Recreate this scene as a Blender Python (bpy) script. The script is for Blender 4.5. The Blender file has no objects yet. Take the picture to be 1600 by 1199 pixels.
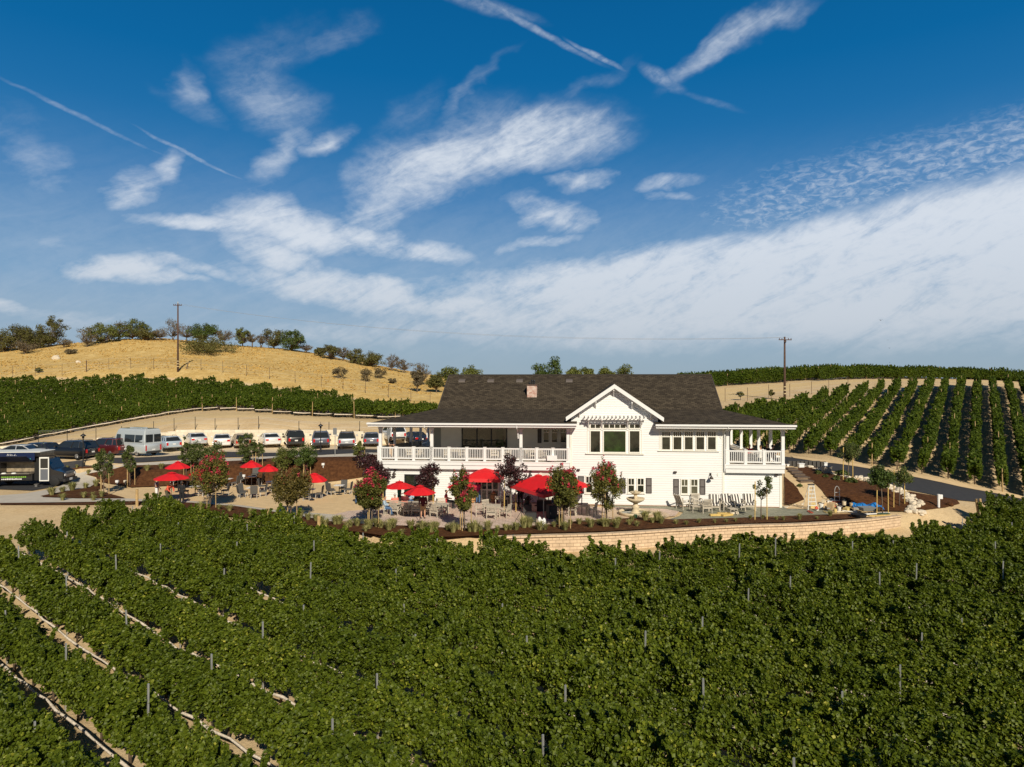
import bpy, bmesh, math, random
import numpy as np
from math import sin, cos, tan, atan, atan2, pi, radians, sqrt
from mathutils import Vector, Matrix, Euler
from mathutils.geometry import delaunay_2d_cdt

scene = bpy.context.scene
COL = scene.collection
# ------------------------------------------------------------------ camera
FPX = 1067.0; CZ = 9.0
cd = bpy.data.cameras.new('camera'); cam = bpy.data.objects.new('camera', cd); COL.objects.link(cam)
cam.location = (0, 0, CZ); cam.rotation_euler = (radians(90), 0, 0)
cd.sensor_width = 36; cd.lens = 36*FPX/1600; cd.clip_start = .1; cd.clip_end = 6000
scene.camera = cam
# ------------------------------------------------------------------ sun, exposure
SUN = Vector((.225, -.81, .545)).normalized()
ld = bpy.data.lights.new('sun', 'SUN'); ld.energy = 5.0; ld.angle = radians(.5); ld.color = (1, .90, .73)
sun = bpy.data.objects.new('sun', ld); COL.objects.link(sun)
sun.rotation_euler = SUN.to_track_quat('Z', 'Y').to_euler(); sun.location = (40, -50, 60)
scene.view_settings.view_transform = 'Standard'; scene.view_settings.look = 'None'
scene.view_settings.exposure = 0; scene.view_settings.gamma = 1
# ------------------------------------------------------------------ world: sky with thin high cloud
world = bpy.data.worlds.new('World'); scene.world = world; world.use_nodes = True
class NT:
    def __init__(s, nt): s.nt = nt; nt.nodes.clear()
    def n(s, t, **k):
        o = s.nt.nodes.new(t)
        for a, b in k.items(): setattr(o, a, b)
        return o
    def put(s, sock, v):
        if isinstance(v, bpy.types.NodeSocket): s.nt.links.new(v, sock)
        elif v is not None: sock.default_value = v
    def m(s, op, a, b=None, c=None, clamp=False):
        o = s.n('ShaderNodeMath', operation=op, use_clamp=clamp)
        s.put(o.inputs[0], a); s.put(o.inputs[1], b); s.put(o.inputs[2], c)
        return o.outputs[0]
    def mix(s, f, a, b, mode='MIX'):
        o = s.n('ShaderNodeMix', data_type='RGBA', blend_type=mode)
        s.put(o.inputs[0], f); s.put(o.inputs[6], a); s.put(o.inputs[7], b)
        return o.outputs[2]
    def noise(s, vec, scale, detail=4, rough=.55, dist=0, dim='3D', col=False):
        o = s.n('ShaderNodeTexNoise', noise_dimensions=dim)
        if vec is not None: s.put(o.inputs['Vector'], vec)
        o.inputs['Scale'].default_value = scale; o.inputs['Detail'].default_value = detail
        o.inputs['Roughness'].default_value = rough; o.inputs['Distortion'].default_value = dist
        return o.outputs['Color' if col else 'Fac']
    def ramp(s, f, stops, interp='LINEAR'):
        o = s.n('ShaderNodeValToRGB'); s.put(o.inputs[0], f); r = o.color_ramp; r.interpolation = interp
        while len(r.elements) < len(stops): r.elements.new(.5)
        for e, (p, c) in zip(r.elements, stops):
            e.position = p; e.color = (c, c, c, 1) if isinstance(c, (int, float)) else (*c[:3], 1)
        return o.outputs[0]
    def mr(s, v, a, b, c=0., d=1., smooth=True):
        o = s.n('ShaderNodeMapRange', interpolation_type='SMOOTHSTEP' if smooth else 'LINEAR')
        s.put(o.inputs[0], v)
        for i, q in enumerate((a, b, c, d)): s.put(o.inputs[i+1], q)
        return o.outputs[0]
    def xyz(s, a, b, c=0.):
        o = s.n('ShaderNodeCombineXYZ')
        for i, q in enumerate((a, b, c)): s.put(o.inputs[i], q)
        return o.outputs[0]
def azel(px, py):
    return atan((px-800)/FPX), atan((600-py)/math.hypot(FPX, px-800))
w = NT(world.node_tree)
out = w.n('ShaderNodeOutputWorld'); bg = w.n('ShaderNodeBackground'); w.put(out.inputs[0], bg.outputs[0])
sky = w.n('ShaderNodeTexSky', sky_type='NISHITA'); sky.sun_disc = False
sky.sun_elevation = math.asin(SUN.z); sky.sun_rotation = atan2(SUN.x, SUN.y)
sky.air_density = 1.0; sky.dust_density = .6; sky.ozone_density = 3.0; sky.altitude = 300
tc = w.n('ShaderNodeTexCoord'); sep = w.n('ShaderNodeSeparateXYZ'); w.put(sep.inputs[0], tc.outputs['Generated'])
X, Y, Z = sep.outputs
az = w.m('ARCTAN2', X, Y); el = w.m('ARCSINE', Z)
P0 = w.xyz(az, w.m('MULTIPLY', el, 1.6), 0)
# wisps: a coarse warp, then fine streaks
wc = w.n('ShaderNodeTexNoise'); w.put(wc.inputs[0], P0); wc.inputs['Scale'].default_value = 5.5; wc.inputs['Detail'].default_value = 5
ws = w.n('ShaderNodeSeparateColor'); w.put(ws.inputs[0], wc.outputs['Color'])
wf = w.n('ShaderNodeTexNoise'); w.put(wf.inputs[0], P0); wf.inputs['Scale'].default_value = 22; wf.inputs['Detail'].default_value = 4
wfs = w.n('ShaderNodeSeparateColor'); w.put(wfs.inputs[0], wf.outputs['Color'])
def warp(base, c, cf, amt, amf):
    return w.m('ADD', base, w.m('ADD', w.m('MULTIPLY', w.m('SUBTRACT', c, .5), amt), w.m('MULTIPLY', w.m('SUBTRACT', cf, .5), amf)))
azw = warp(az, ws.outputs[0], wfs.outputs[0], .13, .035); elw = warp(el, ws.outputs[1], wfs.outputs[1], .07, .02)
azs = warp(az, ws.outputs[0], wfs.outputs[0], .012, .008); els = warp(el, ws.outputs[1], wfs.outputs[1], .012, .008)
def patch(px, py, rx, ry, deg, amp, soft=.0, sharp=False):
    a0, e0 = azel(px, py); t = radians(deg)
    A, E = (azs, els) if sharp else (azw, elw)
    da = w.m('SUBTRACT', A, a0); de = w.m('SUBTRACT', E, e0)
    u = w.m('ADD', w.m('MULTIPLY', da, cos(t)/(rx/FPX)), w.m('MULTIPLY', de, sin(t)/(rx/FPX)))
    v = w.m('ADD', w.m('MULTIPLY', da, -sin(t)/(ry/FPX)), w.m('MULTIPLY', de, cos(t)/(ry/FPX)))
    r = w.m('SQRT', w.m('ADD', w.m('MULTIPLY', u, u), w.m('MULTIPLY', v, v)))
    return w.mr(r, 1.25, soft, 0., amp)
CL = [ # px, py, rx, ry, angle(deg, up to right), amount
 (800,225,200,52,6,.95),(690,255,170,75,22,.8),(590,325,110,45,30,.55),(905,278,60,18,10,.6),(860,335,90,36,-8,.75),(840,380,100,14,10,.5),
 (330,348,125,20,4,.85),(460,360,130,50,-12,1.),(440,405,90,50,-30,.75),(570,375,110,36,-12,.8),(660,395,120,26,-6,.7),
 (195,424,95,26,0,.95),(270,438,80,16,-8,.6),(215,290,60,36,35,.65),(262,258,34,32,60,.6),(430,150,60,110,70,.34),(420,95,120,50,35,.2),(440,235,90,36,45,.5),(530,50,70,26,30,.2),(290,133,32,26,50,.35),(515,222,50,22,20,.6),
 (560,462,260,34,-7,.95),(720,488,260,36,-4,.9),(330,432,120,18,-12,.6),(600,520,360,34,0,.55),(15,475,60,20,-5,.8),(110,490,130,26,0,.5),
 (720,150,120,16,30,.24),(640,175,90,34,40,.15),(1150,58,120,22,20,.55),(1090,85,80,16,35,.34),(900,150,120,14,25,.16),(1048,280,75,16,10,.5),(1060,300,60,12,0,.4),
 (50,250,90,60,-35,.28),(100,370,50,40,-50,.28),(300,160,60,20,-10,.2),(1560,560,200,30,0,.15)]
S = None
for c in CL:
    p = patch(*c)
    S = p if S is None else w.m('MAXIMUM', S, p)
# the great bank of cirrus on the right: a slanting upper edge, fading down to the horizon
(ax_, ex_), (bx_, by_) = azel(850, 388), azel(1600, 245); slp = (by_-ex_)/(bx_-ax_)
line = w.m('ADD', w.m('MULTIPLY', w.m('SUBTRACT', azs, ax_), slp), ex_); dl = w.m('SUBTRACT', line, w.m('ADD', w.m('MULTIPLY', els, .55), w.m('MULTIPLY', elw, .45)))
wedge = w.m('MULTIPLY', w.m('MULTIPLY', w.mr(dl, -.008, .05, 0., .98), w.mr(elw, .015, .09)), w.mr(azw, -.12, .16, .6, 1.))
wedge = w.m('MULTIPLY', wedge, w.mr(azw, -.36, -.05))
S = w.m('MAXIMUM', S, wedge)
band = w.m('MULTIPLY', w.m('MULTIPLY', w.mr(dl, -.075, -.02), w.mr(dl, .05, .0)), w.mr(azw, .2, .38))
veil = w.m('MULTIPLY', w.m('MULTIPLY', w.mr(el, .36, .10), w.mr(elw, -.01, .06)), .24)
fib = w.noise(w.xyz(w.m('ADD', w.m('MULTIPLY', azs, .82), w.m('MULTIPLY', els, .57)), w.m('MULTIPLY', w.m('SUBTRACT', w.m('MULTIPLY', els, .82), w.m('MULTIPLY', azs, .36)), 4.2), 0), 9, 12, .68, .5)
puff = w.noise(P0, 60, 5, .6, .3)
n1 = w.m('ADD', w.m('MULTIPLY', fib, 1.5), w.m('MULTIPLY', puff, .55))      # ~1.0 mean
D = w.m('MULTIPLY', w.m('POWER', S, .8), w.m('ADD', w.m('MULTIPLY', n1, 1.25), -.28))
D = w.mr(D, .04, 1.10, 0., .92)
mott = w.noise(w.xyz(az, w.m('MULTIPLY', el, 2.2), 0), 75, 3, .6, .6)
D = w.m('MAXIMUM', D, w.m('MULTIPLY', band, w.m('ADD', .10, w.mr(mott, .35, .78, 0., .42))))
D = w.m('MAXIMUM', D, w.m('MULTIPLY', veil, n1))
TR = [(130,185,115,3,-17,.4),(300,243,80,3.2,-21,.7),(830,45,120,5.5,-24,.62),(930,88,50,4,-26,.7),(760,12,90,10,-12,.38),(1035,122,40,11,-28,.6),(1115,160,50,5,-22,.2)]
T = None
for c in TR:
    p = patch(*c[:6], .2, True)
    T = p if T is None else w.m('MAXIMUM', T, p)
T = w.m('MULTIPLY', w.m('MULTIPLY', T, w.mr(fib, .3, .6, .45, 1.)), w.mr(puff, .30, .74, .28, .72))
D = w.m('MAXIMUM', D, T)
D = w.m('MULTIPLY', D, w.mr(el, -.01, .09, .35, 1.))
D = w.m('MULTIPLY', D, w.mr(Y, -.2, .25))
# deeper blue overhead, pale at the horizon; zenith and unseen rear sky darkened to cut fill light
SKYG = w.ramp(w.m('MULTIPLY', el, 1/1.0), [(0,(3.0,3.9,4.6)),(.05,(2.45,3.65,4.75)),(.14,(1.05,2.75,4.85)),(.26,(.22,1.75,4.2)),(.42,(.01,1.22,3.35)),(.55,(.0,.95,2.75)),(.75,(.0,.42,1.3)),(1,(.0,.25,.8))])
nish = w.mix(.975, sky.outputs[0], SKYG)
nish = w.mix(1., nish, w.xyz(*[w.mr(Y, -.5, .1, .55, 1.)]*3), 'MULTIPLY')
cloudc = w.ramp(el, [(0,(4.9,5.4,6.0)),(.2,(6.7,7.2,7.9)),(1,(7.2,7.8,8.6))])
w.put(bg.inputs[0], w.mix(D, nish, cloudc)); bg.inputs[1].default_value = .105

# ------------------------------------------------------------------ helpers
R = random.Random(7)
def tag(o, label=None, cat=None, group=None, kind=None):
    if label: o['label'] = label
    if cat: o['category'] = cat
    if group: o['group'] = group
    if kind: o['kind'] = kind
    return o
def empty(name, loc=(0,0,0), rz=0, label=None, cat=None, group=None, kind=None):
    o = bpy.data.objects.new(name, None); COL.objects.link(o); o.empty_display_size = .3
    o.location = loc; o.rotation_euler = (0, 0, rz)
    return tag(o, label, cat, group, kind)
def link(name, me, parent=None, mat=None):
    o = bpy.data.objects.new(name, me); COL.objects.link(o)
    if mat and not me.materials: me.materials.append(mat)
    if parent: o.parent = parent
    return o
def setmat(o, mat):
    o.material_slots[0].link = 'OBJECT'; o.material_slots[0].material = mat
def copy_tree(o, parent=None):
    c = o.copy(); COL.objects.link(c); c.parent = parent
    for ch in o.children: copy_tree(ch, c)
    return c
class MB:
    def __init__(s): s.v = []; s.f = []; s.mi = []; s.cur = 0
    def add(s, vs, fs):
        b = len(s.v); s.v += [tuple(p) for p in vs]
        for f in fs: s.f.append(tuple(i+b for i in f)); s.mi.append(s.cur)
        return s
    def box(s, x0, x1, y0, y1, z0, z1, M=None):
        vs = [Vector(p) for p in ((x0,y0,z0),(x1,y0,z0),(x1,y1,z0),(x0,y1,z0),(x0,y0,z1),(x1,y0,z1),(x1,y1,z1),(x0,y1,z1))]
        if M is not None: vs = [M @ p for p in vs]
        return s.add(vs, [(0,3,2,1),(4,5,6,7),(0,1,5,4),(1,2,6,5),(2,3,7,6),(3,0,4,7)])
    def tube(s, pts, rad, n=8, cap=True, sq=(1,1)):
        pts = [Vector(p) for p in pts]
        if isinstance(rad, (int, float)): rad = [rad]*len(pts)
        vs = []; prev = None
        for i, p in enumerate(pts):
            d = (pts[min(i+1, len(pts)-1)]-pts[max(i-1, 0)]).normalized()
            if prev is None:
                a = d.cross(Vector((0,1,0)));
                if a.length < .1: a = d.cross(Vector((1,0,0)))
            else: a = prev - d*prev.dot(d)
            a.normalize(); prev = a; b = d.cross(a)
            r = rad[i]; rx, ry = (r if isinstance(r, tuple) else (r*sq[0], r*sq[1]))
            for k in range(n):
                t = 2*pi*k/n; vs.append(p + a*cos(t)*rx + b*sin(t)*ry)
        fs = []
        for i in range(len(pts)-1):
            for k in range(n):
                a0 = i*n+k; a1 = i*n+(k+1) % n
                fs.append((a0, a1, a1+n, a0+n))
        if cap: fs.append(tuple(range(n-1, -1, -1))); fs.append(tuple(range((len(pts)-1)*n, len(pts)*n)))
        return s.add(vs, fs)
    def cyl(s, p0, p1, r0, r1=None, n=10): return s.tube([p0, p1], [r0, r0 if r1 is None else r1], n)
    def lathe(s, prof, n=20, c=(0,0,0)):
        vs = []
        for r, z in prof:
            for k in range(n):
                t = 2*pi*k/n; vs.append((c[0]+r*cos(t), c[1]+r*sin(t), c[2]+z))
        fs = [(i*n+k, i*n+(k+1) % n, (i+1)*n+(k+1) % n, (i+1)*n+k) for i in range(len(prof)-1) for k in range(n)]
        return s.add(vs, fs)
    def ball(s, c, r, nu=10, nv=6, jit=0, rnd=None):
        r = r if isinstance(r, tuple) else (r, r, r); vs = []
        for j in range(nv+1):
            ph = pi*j/nv
            for k in range(nu):
                t = 2*pi*k/nu; q = 1+(rnd.uniform(-jit, jit) if jit else 0)
                vs.append((c[0]+r[0]*sin(ph)*cos(t)*q, c[1]+r[1]*sin(ph)*sin(t)*q, c[2]+r[2]*cos(ph)*q))
        return s.add(vs, [(j*nu+k, (j+1)*nu+k, (j+1)*nu+(k+1) % nu, j*nu+(k+1) % nu) for j in range(nv) for k in range(nu)])
    def prism(s, pts, axis, a, b):
        """outline pts (2d) extruded along axis from a to b: axis 'y' -> (x,z) outline; 'x' -> (y,z); 'z' -> (x,y)"""
        f = {'y': lambda p, t: (p[0], t, p[1]), 'x': lambda p, t: (t, p[0], p[1]), 'z': lambda p, t: (p[0], p[1], t)}[axis]
        n = len(pts)
        return s.add([f(p, a) for p in pts]+[f(p, b) for p in pts],
            [tuple(range(n)), tuple(range(2*n-1, n-1, -1))]+[(i, (i+1) % n, n+(i+1) % n, n+i) for i in range(n)])
    def mesh(s, name, mats, smooth=False, fix=True, bevel=0):
        me = bpy.data.meshes.new(name); me.from_pydata(s.v, [], s.f)
        for m in (mats if isinstance(mats, (list, tuple)) else [mats]): me.materials.append(m)
        if len(set(s.mi)) > 1: me.polygons.foreach_set('material_index', s.mi)
        if fix or bevel:
            bm = bmesh.new(); bm.from_mesh(me)
            if bevel: 
                bmesh.ops.bevel(bm, geom=[e for e in bm.edges if len(e.link_faces) == 2 and e.calc_face_angle(0) > .6], offset=bevel, segments=1, affect='EDGES', clamp_overlap=True)
            bmesh.ops.recalc_face_normals(bm, faces=bm.faces); bm.to_mesh(me); bm.free()
        if smooth: me.polygons.foreach_set('use_smooth', [True]*len(me.polygons))
        me.update(); return me
    def build(s, name, mats, parent=None, smooth=False, bevel=0, **k):
        return link(name, s.mesh(name, mats, smooth, True, bevel), parent)

# ------------------------------------------------------------------ materials
MAT = {}
def mat(name, col, rough=.8, var=.0, vscale=4., bump=0., bscale=20., metal=0., spec=.5, col2=None, coords='Object', detail=5, extra=None, sheen=0, coat=0, stretch=None):
    if name in MAT: return MAT[name]
    m = bpy.data.materials.new(name); m.use_nodes = True; t = NT(m.node_tree)
    o = t.n('ShaderNodeOutputMaterial'); b = t.n('ShaderNodeBsdfPrincipled'); t.put(o.inputs[0], b.outputs[0])
    tcn = t.n('ShaderNodeTexCoord'); vec = tcn.outputs[coords]
    if stretch:
        mp = t.n('ShaderNodeMapping'); t.put(mp.inputs[0], vec); mp.inputs['Scale'].default_value = stretch; vec = mp.outputs[0]
    c = (*col, 1)
    if var or col2:
        nz = t.noise(vec, vscale, detail, .6)
        c2 = col2 if col2 else tuple(x*(1-var) for x in col)
        c1 = col if col2 else tuple(min(1, x*(1+var)) for x in col)
        c = t.ramp(nz, [(.32, c2), (.68, c1)])
    t.put(b.inputs['Base Color'], c)
    b.inputs['Roughness'].default_value = rough; b.inputs['Metallic'].default_value = metal
    b.inputs['Specular IOR Level'].default_value = spec
    if coat: b.inputs['Coat Weight'].default_value = coat; b.inputs['Coat Roughness'].default_value = .05
    if bump:
        bn = t.n('ShaderNodeBump'); bn.inputs['Strength'].default_value = 1; bn.inputs['Distance'].default_value = bump
        t.put(bn.inputs['Height'], t.noise(vec, bscale, 4, .6)); t.put(b.inputs['Normal'], bn.outputs[0])
    if extra: extra(t, b, vec, c)
    MAT[name] = m; return m
def leafmat(name, c1, c2, c3=None, trans=.25, rough=.5, spec=.35):
    """foliage: every leaf has its own tint (a per-face random number), with a slower drift of tint between plants"""
    if name in MAT: return MAT[name]
    m = bpy.data.materials.new(name); m.use_nodes = True; t = NT(m.node_tree)
    o = t.n('ShaderNodeOutputMaterial'); b = t.n('ShaderNodeBsdfPrincipled'); tr = t.n('ShaderNodeBsdfTranslucent'); mx = t.n('ShaderNodeMixShader')
    at = t.n('ShaderNodeAttribute', attribute_name='rnd')
    oi = t.n('ShaderNodeObjectInfo')
    f = t.m('ADD', t.m('MULTIPLY', at.outputs['Fac'], .8), t.m('MULTIPLY', oi.outputs['Random'], .2))
    st = [(0, c1), (.75, c2)] + ([(1, c3)] if c3 else [])
    c = t.ramp(f, st)
    t.put(b.inputs['Base Color'], c); b.inputs['Roughness'].default_value = rough; b.inputs['Specular IOR Level'].default_value = spec
    t.put(tr.inputs[0], t.mix(1., c, (1.5, 1.6, .7, 1), 'MULTIPLY'))
    mx.inputs[0].default_value = trans
    t.put(mx.inputs[1], b.outputs[0]); t.put(mx.inputs[2], tr.outputs[0]); t.put(o.inputs[0], mx.outputs[0])
    MAT[name] = m; return m

def siding(t, b, vec, c):
    s = t.n('ShaderNodeSeparateXYZ'); t.put(s.inputs[0], vec)
    fr = t.m('FRACT', t.m('DIVIDE', s.outputs[2], .17))
    h = t.m('SUBTRACT', 1., fr)
    bn = t.n('ShaderNodeBump'); bn.inputs['Distance'].default_value = .022; t.put(bn.inputs['Height'], h); t.put(b.inputs['Normal'], bn.outputs[0])
def shingle(t, b, vec, c):
    br = t.n('ShaderNodeTexBrick'); mp = t.n('ShaderNodeMapping')
    s = t.n('ShaderNodeSeparateXYZ'); t.put(s.inputs[0], vec)
    t.put(br.inputs['Vector'], t.xyz(s.outputs[0], t.m('MULTIPLY', s.outputs[1], 1.15), 0))
    br.inputs['Scale'].default_value = 1; br.inputs['Brick Width'].default_value = .34; br.inputs['Row Height'].default_value = .19; br.inputs['Mortar Size'].default_value = .012
    br.inputs['Color1'].default_value = (.036,.028,.020,1); br.inputs['Color2'].default_value = (.080,.064,.044,1); br.inputs['Mortar'].default_value = (.02,.016,.013,1)
    nz = t.noise(vec, 1.3, 6, .7)
    t.put(b.inputs['Base Color'], t.mix(1., br.outputs[0], t.ramp(nz, [(.3, .85), (.7, 1.15)]), 'MULTIPLY'))
    bn = t.n('ShaderNodeBump'); bn.inputs['Distance'].default_value = .02; t.put(bn.inputs['Height'], br.outputs['Fac']); bn.invert = True; t.put(b.inputs['Normal'], bn.outputs[0])
def pavers(c1, c2, cm, bw, rh, scale=1., ms=.01):
    def f(t, b, vec, c):
        br = t.n('ShaderNodeTexBrick'); t.put(br.inputs['Vector'], vec)
        br.inputs['Scale'].default_value = scale; br.inputs['Brick Width'].default_value = bw; br.inputs['Row Height'].default_value = rh; br.inputs['Mortar Size'].default_value = ms
        br.inputs['Color1'].default_value = (*c1,1); br.inputs['Color2'].default_value = (*c2,1); br.inputs['Mortar'].default_value = (*cm,1)
        nz = t.noise(vec, .8, 7, .65)
        t.put(b.inputs['Base Color'], t.mix(1., br.outputs[0], t.ramp(nz, [(.3, .8), (.7, 1.15)]), 'MULTIPLY'))
        bn = t.n('ShaderNodeBump'); bn.inputs['Distance'].default_value = .01; bn.invert = True; t.put(bn.inputs['Height'], br.outputs['Fac']); t.put(b.inputs['Normal'], bn.outputs[0])
    return f
white = mat('white_paint', (.76,.76,.75), .55, var=.025, vscale=2)
clap = mat('white_clapboard', (.75,.75,.74), .6, var=.03, vscale=.7, extra=siding)
shade_wall = mat('porch_plaster', (.70,.68,.62), .8, var=.06, vscale=1.5)
trim = mat('window_trim', (.80,.78,.70), .5)
roofm = mat('roof_shingles', (.04,.03,.025), .92, spec=.2, extra=shingle)
glass = mat('dark_glass', (.030,.034,.024), .05, col2=(.006,.007,.006), vscale=1.7, detail=3, spec=.9)
glassg = mat('green_tinted_glass', (.03,.06,.015), .1, col2=(.006,.009,.005), vscale=.9, spec=.8)
black = mat('black_metal', (.012,.012,.014), .45)
darkfr = mat('shutter_paint', (.055,.045,.042), .6)
steel = mat('galvanised_steel', (.55,.55,.53), .45, metal=.6, var=.1)
wood = mat('lodgepole_wood', (.42,.29,.13), .8, var=.25, vscale=8)
ywood = mat('yellow_stake_wood', (.60,.42,.13), .75, var=.15, vscale=8)
polew = mat('creosoted_pole', (.09,.05,.035), .85, var=.3, vscale=6)
bark = mat('bark', (.13,.095,.065), .9, var=.35, vscale=9, bump=.01)
vinebark = mat('vine_bark', (.10,.07,.045), .95, var=.3, vscale=12)
greywood = mat('weathered_teak', (.46,.41,.33), .75, var=.2, vscale=7)
wicker = mat('grey_wicker', (.085,.082,.078), .75, var=.3, vscale=40, bump=.004, bscale=90)
red = mat('red_canvas', (.62,.006,.012), .75, var=.07, vscale=2)
redv = mat('red_valance', (.66,.03,.035), .75)
netm = mat('rolled_netting', (.66,.58,.48), .85, var=.3, vscale=9, bump=.02, bscale=25)
netw = mat('white_netting', (.78,.76,.72), .85, var=.15, vscale=9, bump=.02, bscale=25)
tyre = mat('tyre_rubber', (.015,.015,.016), .85)
rimm = mat('wheel_rim', (.45,.45,.46), .3, metal=.8)
skin = mat('skin', (.50,.27,.17), .6)
hairm = mat('dark_hair', (.02,.013,.01), .6); hairb = mat('light_hair', (.22,.13,.06), .6); hairg = mat('grey_hair', (.5,.48,.46), .6)
stone = mat('limestone', (.62,.54,.42), .9, var=.15, vscale=2, bump=.03, bscale=6)
ftn = mat('cast_stone', (.60,.50,.34), .85, var=.12, vscale=5, bump=.01)
dirtc1, dirtc2 = (.62,.46,.265), (.50,.36,.195)
mulch = mat('bark_mulch', (.125,.055,.023), .95, col2=(.05,.021,.010), vscale=4, detail=9, bump=.05, bscale=14, coords='Object', spec=.1)
conc = mat('concrete', (.50,.455,.385), .85, var=.08, vscale=1.2, bump=.004)
asph = mat('asphalt', (.050,.050,.052), .9, col2=(.036,.036,.04), vscale=3, detail=8, spec=.25)
dg = mat('decomposed_granite', (.66,.49,.28), .95, var=.10, vscale=1.5, detail=9, bump=.01, bscale=30, spec=.1)
stall = mat('parking_gravel', (.62,.51,.36), .95, var=.08, vscale=1, detail=8, spec=.1)
paver = mat('patio_pavers', (.5,.4,.33), .85, extra=pavers((.66,.52,.44),(.56,.43,.35),(.42,.33,.26),.42,.28), spec=.2)
slate = mat('green_slate_paving', (.2,.24,.19), .8, extra=pavers((.29,.285,.215),(.22,.22,.165),(.15,.15,.11),.6,.4), spec=.3)
blockm = mat('tan_wall_block', (.5,.38,.26), .9, spec=.2)
# ------------------------------------------------------------------ terrain
def W(px, py, d): return Vector(((px-800)/FPX*d, d, CZ-(py-600)/FPX*d))
def Z0(px, py, z=0):
    d = (CZ-z)*FPX/(py-600); return Vector(((px-800)/FPX*d, d, z))
ctrl = []
for p in [(100,740,61),(75,722,65),(0,722,65),(-90,725,65),(250,722,65),(370,716,67),(480,712,66),(560,712,66),(540,705,70),(340,708,69),(610,703,71),(160,716,66),
  (0,704,76),(150,700,77),(300,698,77),(450,697,77),(600,697,77),(690,697,77),
  (1240,725,63),(1300,741,57.5),(1360,760,53.5),(1420,776,50.5),(1440,798,47.5),
  (1600,792,52),(1500,772,54),(1419,756,56),(1300,729,61),(1240,716,66),
  (1225,708,70),(1286,713,66),(1345,728,62.5),(1414,739,61),(1449,745,60),(1485,753,59),(1523,762,58.5),(1568,772,57),(1640,800,54),
  (1526,601,110),(1437,601,110),(1367,608,107),(1300,620,101),(1233,634,95),(1159,648,91),(1100,650,90),(1600,605,110),(1700,625,110),
  (1530,668,80),(1350,668,80),(1230,670,78),
  (1320,599,117),(1230,606,115),(1150,617,112),(1480,597.5,118),(1560,600,118),(1640,604,119),
  (1130,604,123),(1250,596,126),(1400,592,127),(1500,593,127),(1620,600,129),(1330,587,138),(1200,592,138),(1450,592,138),(1570,598,134),
  (0,699,86),(170,667,94),(340,643,100),(600,657,94),(680,655,94),(450,650,97),(-90,712,84),
  (300,672,79.5),(560,679,79.5),(130,689,80),(0,698,80),(430,672,79.5),(670,680,80),
  (-100,604,120),(0,604,120),(100,604,121),(250,604,121),(400,613,118),(500,627,112),(600,643,105),(690,652,100),
  (0,592,124),(100,590,124),(250,586,125),(400,593,124),(500,606,120),(600,622,114),(680,634,108),
  (0,566,145),(200,560,147),(350,562,146),(500,578,142),(620,598,136),
  (-100,552,165),(0,546,165),(75,541,167),(150,534,170),(240,529,171),(350,539,169),(450,547,166),(560,568,160),(640,586,150),(700,600,142),(800,603,140),(900,603,140),(1000,603,140),
  (820,690,75),(1000,690,75),(820,660,90),(1000,655,90),(900,625,115),
  (1450,822,46.5),(1535,797,48.5),(1580,803,48)]:
    q = W(*p); ctrl.append((q.x, q.y, q.z))
ctrl += [(-60,5,-1),(-20,5,-1),(20,5,-1),(60,5,-1),(-30,20,-1),(0,20,-1),(30,20,-1),(0,32,-1),(-15,34,-1),(18,33,-1),(0,38,-1),(10,39,-1),(18,40.5,-1),(24,41,-1),(30,38,-1),(45,38,-1.1),(60,45,-1.5),(38,46,-.4),
  (-30,36,-.9),(-45,40,-.6),(-36,50,-.12),(-24,46,-.35),(-12,41,-.5),(-5,39,-.75),(-50,52,-.1),
  (-60,-20,-1),(60,-20,-1),(0,-20,-1),
  (-150,60,-1),(150,60,-3),(-150,120,8),(150,120,3),(-160,170,16),(160,170,3),(-150,240,6),(-60,240,8),(0,200,4),(60,190,6),(0,260,0),(100,250,0),(-250,100,0),(250,100,-5),(0,400,-6),(-300,300,-2),(300,300,-6),(-80,190,17),(-40,185,13)]
# the level terrace (patio, truck stand, front beds)
TERR = [(-90,790),(60,790),(210,790),(300,802),(420,818),(500,828),(600,841),(700,843),(770,840),(850,837),(950,834),(1050,828),(1150,822),(1250,819),(1340,813),(1405,806),(1392,800),(1320,796),(1262,793),(1232,789)]
TERRW = [Z0(*p).xy for p in TERR] + [Vector((18,68)), Vector((-11,68))] + [Z0(*p).xy for p in [(600,760),(480,758),(300,761),(200,765),(165,757),(110,752),(60,752),(-90,752)]]
C = np.array(ctrl); n = len(C)
def U_(r2): return np.where(r2 > 0, r2*np.log(np.maximum(r2, 1e-9))*.5, 0)
K = U_(((C[:, None, :2]-C[None, :, :2])**2).sum(2)) + np.eye(n)*.6
Pm = np.hstack([np.ones((n, 1)), C[:, :2]])
A = np.zeros((n+3, n+3)); A[:n, :n] = K; A[:n, n:] = Pm; A[n:, :n] = Pm.T
sol = np.linalg.solve(A, np.concatenate([C[:, 2], np.zeros(3)])); TPW = sol[:n]; TPA = sol[n:]; TPC = C
TP = np.array([tuple(p) for p in TERRW])
def sdf(x, y, poly):
    x = np.asarray(x, float); y = np.asarray(y, float); d = np.full(x.shape, 1e9); ins = np.zeros(x.shape, bool); m = len(poly)
    for i in range(m):
        ax, ay = poly[i]; bx, by = poly[(i+1) % m]; ex, ey = bx-ax, by-ay
        t = np.clip(((x-ax)*ex+(y-ay)*ey)/(ex*ex+ey*ey+1e-12), 0, 1)
        d = np.minimum(d, np.hypot(x-ax-t*ex, y-ay-t*ey))
        c = ((ay > y) != (by > y)) & (x < (bx-ax)*(y-ay)/((by-ay) if by != ay else 1e-12)+ax); ins ^= c
    return np.where(ins, -d, d)
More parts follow.
